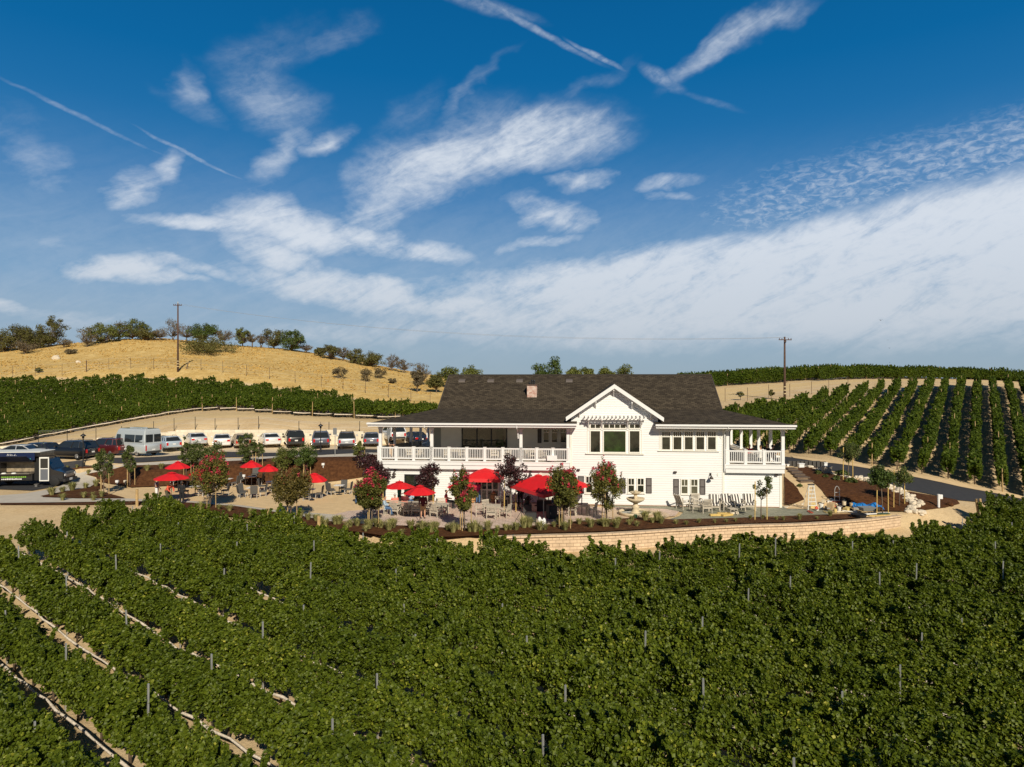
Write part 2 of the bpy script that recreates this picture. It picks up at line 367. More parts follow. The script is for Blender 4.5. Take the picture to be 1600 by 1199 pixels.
def tz(x, y, base=False):
    x = np.atleast_1d(np.asarray(x, float)); y = np.atleast_1d(np.asarray(y, float))
    z = np.zeros(x.shape)
    for s in range(0, x.size, 20000):
        xs, ys = x.ravel()[s:s+20000], y.ravel()[s:s+20000]
        zz = U_((xs[:, None]-TPC[None, :, 0])**2+(ys[:, None]-TPC[None, :, 1])**2) @ TPW + TPA[0]+TPA[1]*xs+TPA[2]*ys
        z.ravel()[s:s+20000] = zz
    far = np.clip((np.hypot(x, y-60)-260)/200, 0, 1); z = z*(1-far) + -8*far
    z = np.clip(z, -8, 30)
    sd = sdf(x, y, TP)
    front = (y < 46.5-.0*x)
    if base: sd = np.where(front, sd+.55, sd)
    wdt = np.where(front, .35, 2.2)
    t = np.clip(sd/wdt, 0, 1); t = t*t*(3-2*t)
    z = z*t + (0 if not base else -.0)*(1-t)
    s_ = np.clip((34-y)/9, 0, 1); z = z-.6*s_*s_*(3-2*s_)            # the near vineyard dips towards the camera
    # the car park is cut level in front of the stepped wall
    lot = 1.95+np.clip(np.interp(x, [-75,-52,-40,0], [-.75,-.25,0,.1]), -1, 1)
    lim = 78.9 if base else 78.4
    cut = (y > 68) & (y < lim) & (x > -80) & (x < 2)
    z = np.where(cut, np.minimum(z, lot), z)
    return z
def gz(x, y): return float(tz(x, y)[0])
def G(px, py, dmax=260, dmin=12):
    ds = np.concatenate([np.arange(dmin, 120, .25), np.arange(120, dmax, 1.)])
    xs = (px-800)/FPX*ds; zr = CZ-(py-600)/FPX*ds; zt = tz(xs, ds)
    hit = np.nonzero(zr < zt)[0]
    if not len(hit) or hit[0] == 0: return None
    i = hit[0]; a0 = zr[i-1]-zt[i-1]; a1 = zr[i]-zt[i]; t = a0/(a0-a1); d = ds[i-1]+t*(ds[i]-ds[i-1])
    x = (px-800)/FPX*d; return Vector((x, d, gz(x, d)))
def GD(px, d): 
    x = (px-800)/FPX*d; return Vector((x, d, gz(x, d)))
# ground sheet, fine near the terrace and coarse towards the horizon
def axis(lo, hi, st, far, g):
    a = list(np.arange(lo, hi+.01, st)); s = st
    while a[-1] < far: s *= g; a.append(a[-1]+s)
    s = st
    while a[0] > -far: s *= g; a.insert(0, a[0]-s)
    return np.array(a)
gxs = axis(-56, 56, .55, 2500, 1.09); gys = axis(10, 84, .55, 2500, 1.06); gys = gys[gys > -120]
GX, GY = np.meshgrid(gxs, gys); GZ = tz(GX, GY, base=True)
nx, ny = len(gxs), len(gys)
me = bpy.data.meshes.new('ground')
idx = np.arange(nx*ny).reshape(ny, nx)
F = np.stack([idx[:-1, :-1], idx[:-1, 1:], idx[1:, 1:], idx[1:, :-1]], -1).reshape(-1, 4)
me.from_pydata(np.stack([GX.ravel(), GY.ravel(), GZ.ravel()], -1).tolist(), [], F.tolist())
me.polygons.foreach_set('use_smooth', [True]*len(me.polygons))
# where dry grass grows (upper hills) / pale graded strip
def wline(pts): return [tuple(W(*p).xy) for p in pts]
GR1 = wline([(-400,600,112),(0,596,123),(120,594,124),(280,590,124),(400,600,122),(500,613,117),(600,628,111),(700,642,103)])+[(0,110),(0,130),(200,135),(400,400),(-400,400),(-400,115)]
sdg = sdf(GX.ravel(), GY.ravel(), GR1)
at = me.attributes.new('grass', 'FLOAT', 'POINT'); at.data.foreach_set('value', np.clip(.5-sdg/5, 0, 1))
GR2 = wline([(120,684,82),(300,668,84),(600,672,84),(640,672,84),(620,660,91),(440,652,96),(330,648,97),(200,664,91),(60,684,85)])
GR3 = wline([(1060,640,100),(1240,613,112),(1330,601,117),(1480,599,119),(1600,602,119),(1600,606,122),(1450,594,123),(1250,600,123),(1100,610,120)])
sd2 = np.minimum(sdf(GX.ravel(), GY.ravel(), GR2), sdf(GX.ravel(), GY.ravel(), GR3))
at2 = me.attributes.new('straw', 'FLOAT', 'POINT'); at2.data.foreach_set('value', np.clip(.5-sd2/3, 0, 1))
ground = bpy.data.objects.new('ground', me); COL.objects.link(ground); tag(ground, kind='structure')
gm = bpy.data.materials.new('sandy_ground'); gm.use_nodes = True; t = NT(gm.node_tree)
o = t.n('ShaderNodeOutputMaterial'); b = t.n('ShaderNodeBsdfPrincipled'); t.put(o.inputs[0], b.outputs[0]); b.inputs['Roughness'].default_value = .95; b.inputs['Specular IOR Level'].default_value = .1
tcn = t.n('ShaderNodeTexCoord'); vec = tcn.outputs['Object']
n1 = t.noise(vec, .35, 9, .65); n2 = t.noise(vec, 5, 6, .7); n3 = t.noise(vec, .12, 3, .5)
dirt = t.mix(t.ramp(n2, [(.35, 0.), (.65, 1.)]), (*dirtc2, 1), (*dirtc1, 1)); dirt = t.mix(t.ramp(n1, [(.4, 0.), (.62, .55)]), dirt, (.70,.55,.34,1))
g1 = t.ramp(t.noise(vec, .5, 9, .7), [(.3,(.47,.31,.10)),(.5,(.58,.40,.15)),(.7,(.70,.52,.23))])
mp = t.n('ShaderNodeMapping'); t.put(mp.inputs[0], vec); mp.inputs['Scale'].default_value = (1.2,.3,1)
g2 = t.ramp(t.noise(mp.outputs[0], 2.2, 8, .75), [(.32,.78),(.65,1.1)])
gcol = t.mix(1., g1, g2, 'MULTIPLY')
a1 = t.n('ShaderNodeAttribute', attribute_name='grass'); a2 = t.n('ShaderNodeAttribute', attribute_name='straw')
fg = t.mr(t.m('ADD', a1.outputs['Fac'], t.m('MULTIPLY', t.m('SUBTRACT', n1, .5), .9)), .4, .62)
fs = t.m('MULTIPLY', t.mr(t.m('ADD', a2.outputs['Fac'], t.m('MULTIPLY', t.m('SUBTRACT', n1, .5), .8)), .4, .7), .75)
cc = t.mix(fs, dirt, (.66,.49,.25,1)); cc = t.mix(fg, cc, gcol); t.put(b.inputs['Base Color'], cc)
bn = t.n('ShaderNodeBump'); bn.inputs['Distance'].default_value = .12; t.put(bn.inputs['Height'], t.m('ADD', t.m('MULTIPLY', n2, .5), t.m('MULTIPLY', g2, .5))); t.put(b.inputs['Normal'], bn.outputs[0])
me.materials.append(gm)

def sheet(name, pts, m, off, kind='structure', step=1.2, world=False, thick=0, zf=None):
    """a sheet laid on the ground inside an outline; pts in picture points (found on the ground) or world xy"""
    P = []
    for p in pts:
        if world: P.append(Vector(p[:2])); continue
        g = G(p[0], p[1]); 
        if g is None: print('SHEET MISS', name, p); continue
        P.append(g.xy)
    # densify + smooth outline
    Q = []
    for i in range(len(P)):
        a, b2 = P[i], P[(i+1) % len(P)]; k = max(1, int((b2-a).length/step))
        for j in range(k): Q.append(a.lerp(b2, j/k))
    poly = [tuple(q) for q in Q]; xs = [q[0] for q in poly]; ys = [q[1] for q in poly]
    gx, gy = np.meshgrid(np.arange(min(xs), max(xs), step), np.arange(min(ys), max(ys), step))
    gx = gx.ravel(); gy = gy.ravel(); ins = sdf(gx, gy, np.array(poly)) < -.3*step
    pts2 = [Vector(q) for q in poly]+[Vector((x, y)) for x, y in zip(gx[ins], gy[ins])]
    r = delaunay_2d_cdt(pts2, [], [list(range(len(poly)))], 1, 1e-4)
    vv = np.array([tuple(v) for v in r[0]]); z = tz(vv[:, 0], vv[:, 1]) + off
    me = bpy.data.meshes.new(name); me.from_pydata([(a, b3, c) for (a, b3), c in zip(vv, z)], [], [f for f in r[2]])
    bm = bmesh.new(); bm.from_mesh(me); bmesh.ops.recalc_face_normals(bm, faces=bm.faces)
    if sum(f.normal.z for f in bm.faces) < 0: bmesh.ops.reverse_faces(bm, faces=bm.faces)
    bm.to_mesh(me); bm.free()
    me.polygons.foreach_set('use_smooth', [True]*len(me.polygons)); me.materials.append(m)
    ob = bpy.data.objects.new(name, me); COL.objects.link(ob)
    if kind: tag(ob, kind=kind)
    return ob
sheet('parking_lot', [(-60,718),(70,727),(130,721),(200,716),(280,713),(370,708),(500,705),(640,703),(680,703),(690,698),(500,697.5),(300,698.5),(140,701),(0,706),(-60,709)], stall, .03)
sheet('driveway', [(-80,765),(0,766),(50,768),(80,763),(102,757),(96,748),(85,740),(100,736),(125,731),(170,729),(250,722),(330,717),(400,714),(500,712),(600,711),(680,711),(680,703.5),(590,703.8),(500,704),(370,707.5),(280,712.5),(180,717),(130,720.5),(75,726.5),(-80,733)], asph, .05)
bank = sheet('mulch_bank', [(165,757),(205,764),(300,760.5),(400,758.5),(480,757.5),(605,757),(640,735),(655,716),(560,716),(500,717),(420,719),(330,724),(250,729),(180,735),(135,744),(150,748),(153,755)], mulch, .13, 'structure', .5)
sheet('sidewalk', [(100,737),(170,730.5),(250,723.5),(330,718.5),(420,715),(500,713),(600,712.5),(640,712.5),(640,714.5),(560,715.5),(500,716.3),(420,718.5),(330,723.5),(250,728.5),(180,734.5),(132,743),(148,748),(152,755),(140,763),(112,768),(82,773),(63,777),(68,779),(120,781),(200,781),(300,785),(380,792),(430,799),(520,806),(545,812),(520,817),(440,803.5),(370,793),(300,787.5),(210,785),(120,786.5),(0,788),(-90,788),(-90,776),(0,776),(40,773),(85,765),(104,757),(100,750),(90,745)], conc, .07)
sheet('verge_bed', [(90,741),(125,734),(170,731.3),(171,730.2),(125,731.5),(100,737)], mulch, .09)
sheet('granite_seating_area', [(150,766),(165,764),(205,765),(300,761.5),(400,759.5),(480,758.5),(650,757.5),(668,784),(600,800),(540,806),(500,804),(430,798),(380,791),(300,784),(240,782),(195,780),(170,772)], dg, .03)
sheet('patio', [(520,806),(545,800),(600,797),(668,784),(760,783),(895,788),(940,795),(1010,793),(1062,800),(1055,808),(1000,811),(905,816),(870,821),(760,829),(700,827),(640,824),(580,822),(530,815),(512,810)], paver, .05)
sheet('slate_terrace', [(935,790.5),(1000,788),(1228,793),(1300,799),(1300,806),(1150,811.5),(1040,815),(1062,808),(1068,802),(1040,797),(960,794)], slate, .055)
sheet('leaf_bed', [(64,777.3),(82,773.5),(112,768.5),(140,763.5),(153,756),(166,764),(150,768),(170,773.5),(196,780.6),(120,780.6),(68,778.7)], mulch, .10)
sheet('front_bed', [(200,787.5),(210,785.5),(300,788),(370,794),(440,804.5),(515,817.5),(580,822.5),(640,824.5),(700,827.5),(760,829.5),(870,821.5),(905,816.5),(1000,811.5),(1050,814.5),(1150,812),(1300,806.5),(1360,805),(1340,812.3),(1250,818),(1150,821),(1050,827),(950,833),(850,836),(770,838.8),(700,842),(600,840),(500,826.5),(420,816.5),(300,801)], mulch, .10, 'structure', .7)
sheet('kerb_bed', [(0,788.5),(120,787),(200,786),(212,790),(120,790.5),(0,790.5)], mulch, .06)
sheet('asphalt_road', [(1180,706),(1245,717),(1280,723.5),(1360,734),(1419,745),(1500,762),(1600,782),(1690,806),(1690,835),(1600,795),(1560,789),(1497,783),(1419,767),(1341,748.5),(1290,734),(1240,727),(1180,720)], asph, .04)
sheet('road_shoulder', [(1236,714),(1280,719),(1360,730),(1419,741),(1500,757),(1600,777),(1600,782),(1500,762),(1419,745),(1360,734),(1280,723.5),(1240,717)], dg, .06)
sheet('right_mulch_bank', [(1262,728),(1300,742),(1365,759),(1418,774),(1437,790),(1440,802),(1392,801),(1330,799),(1300,795),(1292,780),(1275,760),(1250,742),(1244,735)], mulch, .10, 'structure', .5)
sheet('corner_bed', [(1420,770),(1495,783),(1500,789),(1478,795),(1440,800),(1425,785)], mulch, .07)
sheet('hill_path', [(1226,730),(1244,731),(1262,745),(1285,762),(1297,780),(1301,797),(1265,798),(1228,797),(1240,790),(1256,783),(1240,758),(1226,748)], dg, .08)
sheet('side_bed', [(1226,747),(1232,752),(1246,765),(1257,783),(1243,788),(1226,791.5)], mulch, .09)

# block retaining wall in front of the beds: a curved wall with a cap
def blocks(t, b, vec, c):
    br = t.n('ShaderNodeTexBrick'); at = t.n('ShaderNodeUVMap'); t.put(br.inputs['Vector'], at.outputs[0])
    br.inputs['Scale'].default_value = 1; br.inputs['Brick Width'].default_value = .42; br.inputs['Row Height'].default_value = .2; br.inputs['Mortar Size'].default_value = .012
    br.inputs['Color1'].default_value = (.64,.49,.34,1); br.inputs['Color2'].default_value = (.57,.43,.29,1); br.inputs['Mortar'].default_value = (.44,.32,.21,1)
    t.put(b.inputs['Base Color'], t.mix(1., br.outputs[0], t.ramp(t.noise(vec, 2, 6), [(.3,.85),(.7,1.12)]), 'MULTIPLY'))
    bn = t.n('ShaderNodeBump'); bn.inputs['Distance'].default_value = .03; bn.invert = True; t.put(bn.inputs['Height'], br.outputs['Fac']); t.put(b.inputs['Normal'], bn.outputs[0])
blk = mat('stacked_block', (.5,.38,.26), .9, spec=.2, extra=blocks)
def lime(t, b, vec, c):
    br = t.n('ShaderNodeTexBrick'); at = t.n('ShaderNodeUVMap'); t.put(br.inputs['Vector'], at.outputs[0])
    br.inputs['Scale'].default_value = 1; br.inputs['Brick Width'].default_value = .9; br.inputs['Row Height'].default_value = .42; br.inputs['Mortar Size'].default_value = .012
    br.inputs['Color1'].default_value = (.80,.72,.57,1); br.inputs['Color2'].default_value = (.70,.61,.46,1); br.inputs['Mortar'].default_value = (.5,.42,.3,1)
    t.put(b.inputs['Base Color'], t.mix(1., br.outputs[0], t.ramp(t.noise(vec, 2, 6), [(.3,.88),(.7,1.1)]), 'MULTIPLY'))
limew = mat('pale_block', (.75,.66,.52), .9, spec=.2, extra=lime)
def ribbon_wall(name, xy, ztop, zbot, th, m, parent=None, side=-1):
    """a wall following a plan line; ztop/zbot per point; th metres thick to one side"""
    me = bpy.data.meshes.new(name); bm = bmesh.new(); uv = bm.loops.layers.uv.new('UVMap'); s = 0; rows = []
    for i, p in enumerate(xy):
        a = Vector(xy[max(i-1, 0)]); b2 = Vector(xy[min(i+1, len(xy)-1)]); d = (b2-a).normalized(); nrm = Vector((-d.y, d.x))*th*side
        if i: s += (Vector(p)-Vector(xy[i-1])).length
        q = Vector(p)+nrm
        rows.append((s, [bm.verts.new((p[0], p[1], zbot[i])), bm.verts.new((p[0], p[1], ztop[i])), bm.verts.new((q.x, q.y, ztop[i])), bm.verts.new((q.x, q.y, zbot[i]))]))
    for i in range(len(rows)-1):
        (s0, r0), (s1, r1) = rows[i], rows[i+1]
        for k in range(3):
            f = bm.faces.new((r0[k], r1[k], r1[k+1], r0[k+1]))
            for l in f.loops:
                sv = s0 if l.vert in r0 else s1; j = (r0 if l.vert in r0 else r1).index(l.vert)
                l[uv].uv = (sv, l.vert.co.z + (th if j == 2 and k == 1 else 0))
    bm.faces.new(rows[0][1]); bm.faces.new(rows[-1][1][::-1])
    bmesh.ops.recalc_face_normals(bm, faces=bm.faces); bm.to_mesh(me); bm.free(); me.materials.append(m)
    return link(name, me, parent)
def smoothline(pts, k=6):
    P = [Vector(p) for p in pts]; out = []
    for i in range(len(P)-1):
        p0, p1, p2, p3 = P[max(i-1, 0)], P[i], P[i+1], P[min(i+2, len(P)-1)]
        for j in range(k):
            t = j/k; out.append(.5*((2*p1)+(p2-p0)*t+(2*p0-5*p1+4*p2-p3)*t*t+(3*p1-p0-3*p2+p3)*t**3))
    out.append(P[-1]); return out
wl = smoothline([Z0(*p).xy for p in [(762,840.5),(850,838),(950,835),(1050,829),(1150,823),(1250,820),(1340,814),(1400,807)]])
rw = empty('retaining_wall', (0,0,0), 0, 'tan stacked block retaining wall curving below the front planting bed', 'retaining wall')
nW = len(wl)
ribbon_wall('wall', wl, [.02]*nW, [-1.6]*nW, .34, blk, rw)
ribbon_wall('cap', [(p.x, p.y-.04) for p in wl], [.12]*nW, [.02]*nW, .42, conc if 0 else blk, rw)
# pale stepped wall behind the parked cars
lw = empty('stepped_wall', (0,0,0), 0, 'pale limestone block wall with stepped top behind the parked cars', 'wall')
steps = [(-60,702,706),(0,698,704),(90,693,702),(126,689,700),(151,685,699.5),(176,683,699),(200,680,699),(235,676.5,698),(262,675,697.5),(275,672.5,697.5),(494,672.5,696.5),(540,675,696.5),(568,678,696.5),(600,680,696.5),(640,682,696.5),(670,684,696.5),(700,684,696.5)]
wmats = limew
for i in range(len(steps)-1):
    x0, yt, yb = steps[i]; x1 = steps[i+1][0]
    a = W(x0, yt, 78.3); b2 = W(x1, yt, 78.3); zt = a.z
    ribbon_wall('wall_section', [(a.x, a.y), (b2.x, b2.y)], [zt, zt], [.5, .5], .5, wmats, lw, side=1)
# ------------------------------------------------------------------ foliage meshes
def leaf_mesh(name, cen, size, mats, seed=0, up=.35, five=False, rndbias=None, extra=None, out=None):
    """many small folded leaves; cen (N,3); each gets its own direction, size and tint"""
    rg = np.random.default_rng(seed); N = len(cen)
    nrm = rg.normal(size=(N, 3)); nrm[:, 2] = np.abs(nrm[:, 2])+up
    if out is not None: nrm += out
    nrm /= np.linalg.norm(nrm, axis=1)[:, None]
    a = rg.normal(size=(N, 3)); a -= nrm*(a*nrm).sum(1)[:, None]; a /= np.linalg.norm(a, axis=1)[:, None]
    b = np.cross(nrm, a); s = (size*rg.uniform(.65, 1.35, N))[:, None]
    if five:
        V = np.stack([cen-a*s*.5, cen+b*s*.55+a*s*.05, cen+a*s*.6, cen-b*s*.55+a*s*.05, cen-nrm*s*.16], 1)
        f = np.array([[0,4,1],[1,4,2],[2,4,3],[3,4,0]]); f = f[:, ::-1]
    else:
        V = np.stack([cen-a*s*.5, cen+b*s*.42-nrm*s*.1, cen+a*s*.55, cen-b*s*.42-nrm*s*.1], 1); f = np.array([[0,1,2],[0,2,3]])
    k = V.shape[1]; F = (f[None]+np.arange(N)[:, None, None]*k).reshape(-1, 3); V = V.reshape(-1, 3)
    rv = np.clip(rg.beta(2, 2.6, N) if rndbias is None else rndbias+rg.normal(0, .16, N), 0, 1); rv = np.repeat(rv, len(f))
    mi = np.zeros(len(F), int)
    if extra:                                            # (vertices, faces) of wood, material 1
        ev, ef = extra
        base = len(V); V = np.vstack([V, np.array([tuple(p) for p in ev])])
        tri = []
        for q in ef:
            for j in range(1, len(q)-1): tri.append((q[0]+base, q[j]+base, q[j+1]+base))
        F = np.vstack([F, np.array(tri)]); rv = np.concatenate([rv, np.full(len(tri), .5)]); mi = np.concatenate([mi, np.ones(len(tri), int)])
    me = bpy.data.meshes.new(name)
    me.vertices.add(len(V)); me.vertices.foreach_set('co', V.ravel())
    me.loops.add(len(F)*3); me.loops.foreach_set('vertex_index', F.ravel())
    me.polygons.add(len(F)); me.polygons.foreach_set('loop_start', np.arange(len(F))*3)
    for m in (mats if isinstance(mats, (list, tuple)) else [mats]): me.materials.append(m)
    me.polygons.foreach_set('material_index', mi)
    at = me.attributes.new('rnd', 'FLOAT', 'FACE'); at.data.foreach_set('value', rv)
    me.update(calc_edges=True); return me
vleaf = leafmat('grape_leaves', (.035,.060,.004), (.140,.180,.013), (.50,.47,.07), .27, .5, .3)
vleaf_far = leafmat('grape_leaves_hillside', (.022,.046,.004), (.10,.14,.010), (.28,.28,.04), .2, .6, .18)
def vine_segment(name, L, n, size, seed, mats, five=True, h0=.55, h1=1.95, wid=.6):
    rg = np.random.default_rng(seed); rr = random.Random(seed)
    # arms: leafy shoots rising from the cordon and arching over; clumps give the lumpy outline
    ncl = int(L*17); cl = []
    for i in range(ncl):
        x = rr.uniform(0, L); hz = rr.random()**.75
        z = h0+.1+(h1-h0-.1)*hz; wy = wid*(.5+.5*sin(pi*min(1, hz*.8+.18)))
        y = rr.uniform(-1, 1)*wy; cl.append((x, y, z, rr.uniform(.10, .22)))
    for i in range(int(L*4)):                           # shoots that stick up
        x = rr.uniform(0, L); y = rr.uniform(-.4, .4); hh = rr.uniform(.1, .42); lx = rr.uniform(-.3, .3); ly = rr.uniform(-.3, .3)
        for q in range(4): cl.append((x+lx*q/4, y+ly*q/4, h1-.08+hh*1.25*q/3.5, .085))
    # the hedge body: leaves on a lumpy continuous surface
    nb = int(n*.45); n -= nb; xb = rg.uniform(0, L, nb); th = rg.uniform(-.25*pi, 1.25*pi, nb); ph = rg.uniform(0, 6.28, 6)
    lump = 1+.20*np.sin(xb*3.1+ph[0]+np.sin(th*2+ph[1]))+.12*np.sin(xb*6.3+ph[2]+th*3)+.09*np.sin(xb*11+ph[3]+th*5)
    dep = lump*rg.uniform(.55, 1.02, nb)**.45; zc = (h0+h1)/2
    yb = np.cos(th)*wid*1.15*dep*np.where(np.sin(th) < 0, .8, 1); zb = zc+np.sin(th)*(h1-h0)/2*dep
    PB = np.stack([xb, yb, zb], 1); DB = np.stack([rg.normal(0,.3,nb), np.cos(th), np.sin(th)], 1)
    c = np.array(cl); wgt = c[:, 3]**1.6; wgt /= wgt.sum(); k = rg.choice(len(c), n, p=wgt)
    d = rg.normal(size=(n, 3)); d /= np.linalg.norm(d, axis=1)[:, None]; rad = rg.uniform(.45, 1.05, n)**.6
    P = c[k, :3]+d*(c[k, 3]*rad)[:, None]; P[:, 2] = np.maximum(P[:, 2], .3)
    P = np.vstack([PB, P]); d = np.vstack([DB, d])
    w = MB()
    x = .9
    while x < L:
        w.tube([(x, 0, -.15), (x+rr.uniform(-.05,.05), rr.uniform(-.04,.04), .4), (x+rr.uniform(-.06,.06), 0, .85)], [.05,.04,.03], 5)
        x += 1.8
    w.tube([(0,0,.85),(L,0,.85)], .022, 4)
    return leaf_mesh(name, P, size, mats, seed, .2, five, extra=(w.v, w.f), out=d*.45)
segD = None
VIS_M = 1.22
def in_view(p, r=2.5):
    if p[1] < 4: return False
    return abs(p[0]) < (800*VIS_M/FPX)*p[1]+r and (CZ-p[2])/p[1] < 600*1.18/FPX+.25
def vine_block(poly, ang, spacing, segL, meshes, label, group, off0=0, net=None, nete=.75, post=None, post_every=3, posth=2.3, netside=-1, gap=0., jit=.05, seed=1, seglabel=None):
    """parallel trellised rows clipped to a plan outline; ang = row direction measured from +X"""
    rr = random.Random(seed); t = Vector((cos(ang), sin(ang))); nn = Vector((-t.y, t.x)); P = [Vector(p[:2]) for p in poly]
    os_ = [p.dot(nn) for p in P]; k = math.ceil((min(os_)-off0)/spacing); rows = 0; segs = 0
    while off0+k*spacing < max(os_):
        o = off0+k*spacing; k += 1; cuts = []
        for i in range(len(P)):
            a, b2 = P[i], P[(i+1) % len(P)]; da, db = a.dot(nn)-o, b2.dot(nn)-o
            if (da > 0) != (db > 0): cuts.append((a.lerp(b2, da/(da-db))).dot(t))
        cuts.sort()
        for s0, s1 in zip(cuts[::2], cuts[1::2]):
            if s1-s0 < segL*.8: continue
            ns = int((s1-s0)/segL); pts = []
            for j in range(ns+1):
                q = nn*o+t*(s0+j*segL); pts.append(Vector((q.x, q.y, 0)))
            zz = tz([q.x for q in pts], [q.y for q in pts])
            for q, z in zip(pts, zz): q.z = z
            vis = [in_view((pts[j]+pts[j+1])/2) for j in range(ns)]
            if not any(vis): continue
            j0 = vis.index(True); j1 = ns-1-vis[::-1].index(True)
            root = empty('vine_row', pts[j0], 0, label, 'grapevine row', group); rows += 1
            for j in range(j0, j1+1):
                if not vis[j]: continue
                a, b2 = pts[j], pts[j+1]; d = b2-a; me = rr.choice(meshes)
                ob = bpy.data.objects.new('grapevine', me); COL.objects.link(ob); ob.parent = root
                flip = rr.random() < .5; yaw = atan2(d.y, d.x); sl = atan2(d.z, math.hypot(d.x, d.y))
                pos = (b2 if flip else a)-root.location
                ob.location = pos+Vector((0, 0, rr.uniform(-.06,.04))); ob.rotation_euler = (0, (sl if flip else -sl), yaw+(pi if flip else 0))
                ob.scale = (1.04, rr.uniform(.75,1.25), rr.uniform(.84,1.12)); segs += 1
                if post and (j-j0) % post_every == (k % post_every):
                    po = bpy.data.objects.new('trellis_post', post); COL.objects.link(po); po.parent = root; po.location = a-root.location; po.scale = (1,1,rr.uniform(.88,1.12)); po.rotation_euler = (rr.uniform(-.03,.03), rr.uniform(-.03,.03), yaw)
            if net:
                w = MB(); path = []; rad = []
                for j in range(j0, j1+2):
                    for f in (0, .5):
                        if j == j1+1 and f: break
                        q = pts[j].lerp(pts[min(j+1, ns)], f); e = nn*netside*(.55+rr.uniform(-.04,.04))
                        path.append(q-root.location+Vector((e.x, e.y, nete-(.10 if f else 0)*rr.random()+rr.uniform(-.03,.03)))); rad.append(rr.uniform(.03,.055)*(1 if segL < 2.5 else 1.5))
                w.tube(path, rad, 6)
                w.build('rolled_net', net, root, True)
    print('rows', rows, 'segs', segs, label)
pm = MB(); pm.box(-.018,.018,-.02,.02,-.3,2.3); pm.box(-.022,.022,.02,.024,0,2.3)
postme = pm.mesh('trellis_post', steel)
pm = MB(); pm.cyl((0,0,-.3),(0,0,2.2),.05,.045,6); postw = pm.mesh('trellis_post', wood)
segA = [vine_segment('grapevine', 2.0, 7000, .086, 100+i, [vleaf, vinebark], True, .58, 1.93, .51) for i in range(8)]
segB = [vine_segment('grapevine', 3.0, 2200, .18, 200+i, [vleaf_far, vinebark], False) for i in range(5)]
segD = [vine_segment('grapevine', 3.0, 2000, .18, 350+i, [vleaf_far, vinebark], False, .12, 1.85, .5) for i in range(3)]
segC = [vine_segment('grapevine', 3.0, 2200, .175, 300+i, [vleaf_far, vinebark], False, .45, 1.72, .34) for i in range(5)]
# near vineyard
FV = [(-27.5,12),(-27.5,31),(-27.5,44),(-25.8,45.8),(-23.6,45.2),(-19.8,42.9),(-17,41.4),(-13.8,41),(-10.6,39.5),(-8,38.2),(-6,37.4),(-3.2,36.6),(0,36),(4.8,35.8),(10.4,36.1),(11.7,37.3),(15.6,38.3),(19,38.2),(21,38),(23,39.8),(26.2,41.2),(28,43.6),(31,47.2),(52,47.2),(52,6),(-27,6)]
angF = math.atan2(.625, -.78)
vine_block(FV, angF, 2.36, 2.0, segA, 'trellised grapevine row of the near vineyard with rolled pale netting at its foot', 'trellised vine rows of the near vineyard', net=netm, post=postme, post_every=3, netside=1, off0=1.17, nete=.60, seed=3)
# hillside vineyard on the left
LV = [W(-120,706,84).xy, W(0,692,85.5).xy, W(170,661,94.5).xy, W(300,640,101).xy, W(350,640,99.5).xy, W(420,645,97.5).xy, W(520,650,95.5).xy, W(610,655,94).xy, W(690,652,95).xy, W(690,640,101).xy, W(600,630,106).xy, W(500,620,113).xy, W(400,610,119).xy, W(250,600,122).xy, W(100,600,121.5).xy, W(0,600,120).xy, W(-120,604,118).xy]
vine_block(LV, radians(36), 2.3, 3.0, segB, 'trellised grapevine row on the hillside above the car park', 'vine rows on the left hillside', net=netm, nete=.45, netside=-1, post=postw, post_every=2, seed=5)
# hillside vineyard on the right
RVp = [W(1130,706,70).xy, W(1225,706,69.5).xy, W(1286,712,66.5).xy, W(1345,728,63).xy, W(1414,738,61.5).xy, W(1449,744,60.5).xy, W(1485,753,59.5).xy, W(1523,762,58.8).xy, W(1568,772,57.5).xy, W(1700,800,55).xy, W(1750,620,104).xy, W(1600,605,107).xy, W(1526,601,107.5).xy, W(1437,603,107).xy, W(1367,610,104).xy, W(1300,622,99).xy, W(1233,638,94).xy, W(1150,655,89).xy, W(1080,665,86).xy]
vine_block(RVp, math.atan2(.825, .565), 1.95, 3.0, segC, 'trellised grapevine row running up the hillside right of the house', 'vine rows on the right hillside', post=postw, post_every=5, seed=6, off0=.35)
# vines along the crest on the right
CR = [W(1060,612,121).xy, W(1250,598,124).xy, W(1400,594,125).xy, W(1500,599,125.5).xy, W(1720,622,124).xy, W(1720,622,139).xy, W(1400,590,141).xy, W(1060,600,138).xy]
vine_block(CR, radians(4), 2.4, 3.0, segD, 'trellised grapevine row along the crest behind the utility pole', 'vine rows along the right crest', post=postw, post_every=4, seed=8)
# three rows with white nets still laid beside them
for i, (x0, y0, x1, y1) in enumerate([(1180,660,1222,638),(1204,666,1252,638),(1226,671,1277,637)]):
    a, b2 = G(x0, y0), G(x1, y1)
    if a and b2:
        w_ = MB(); pp = []
        for j in range(15):
            q = a.lerp(b2, j/14); pp.append((q.x, q.y, gz(q.x, q.y)+.45+R.uniform(-.06,.06)))
        w_.tube(pp, [R.uniform(.16,.26) for _ in pp], 7)
        tag(w_.build('bird_net', netw, None, True), ['white rolled bird net beside the hillside vines, the one nearest the house roof','white rolled bird net between hillside vine rows, middle one of three','white rolled bird net between hillside vine rows, the one farthest right'][i], 'net', 'white bird nets on the right hillside')

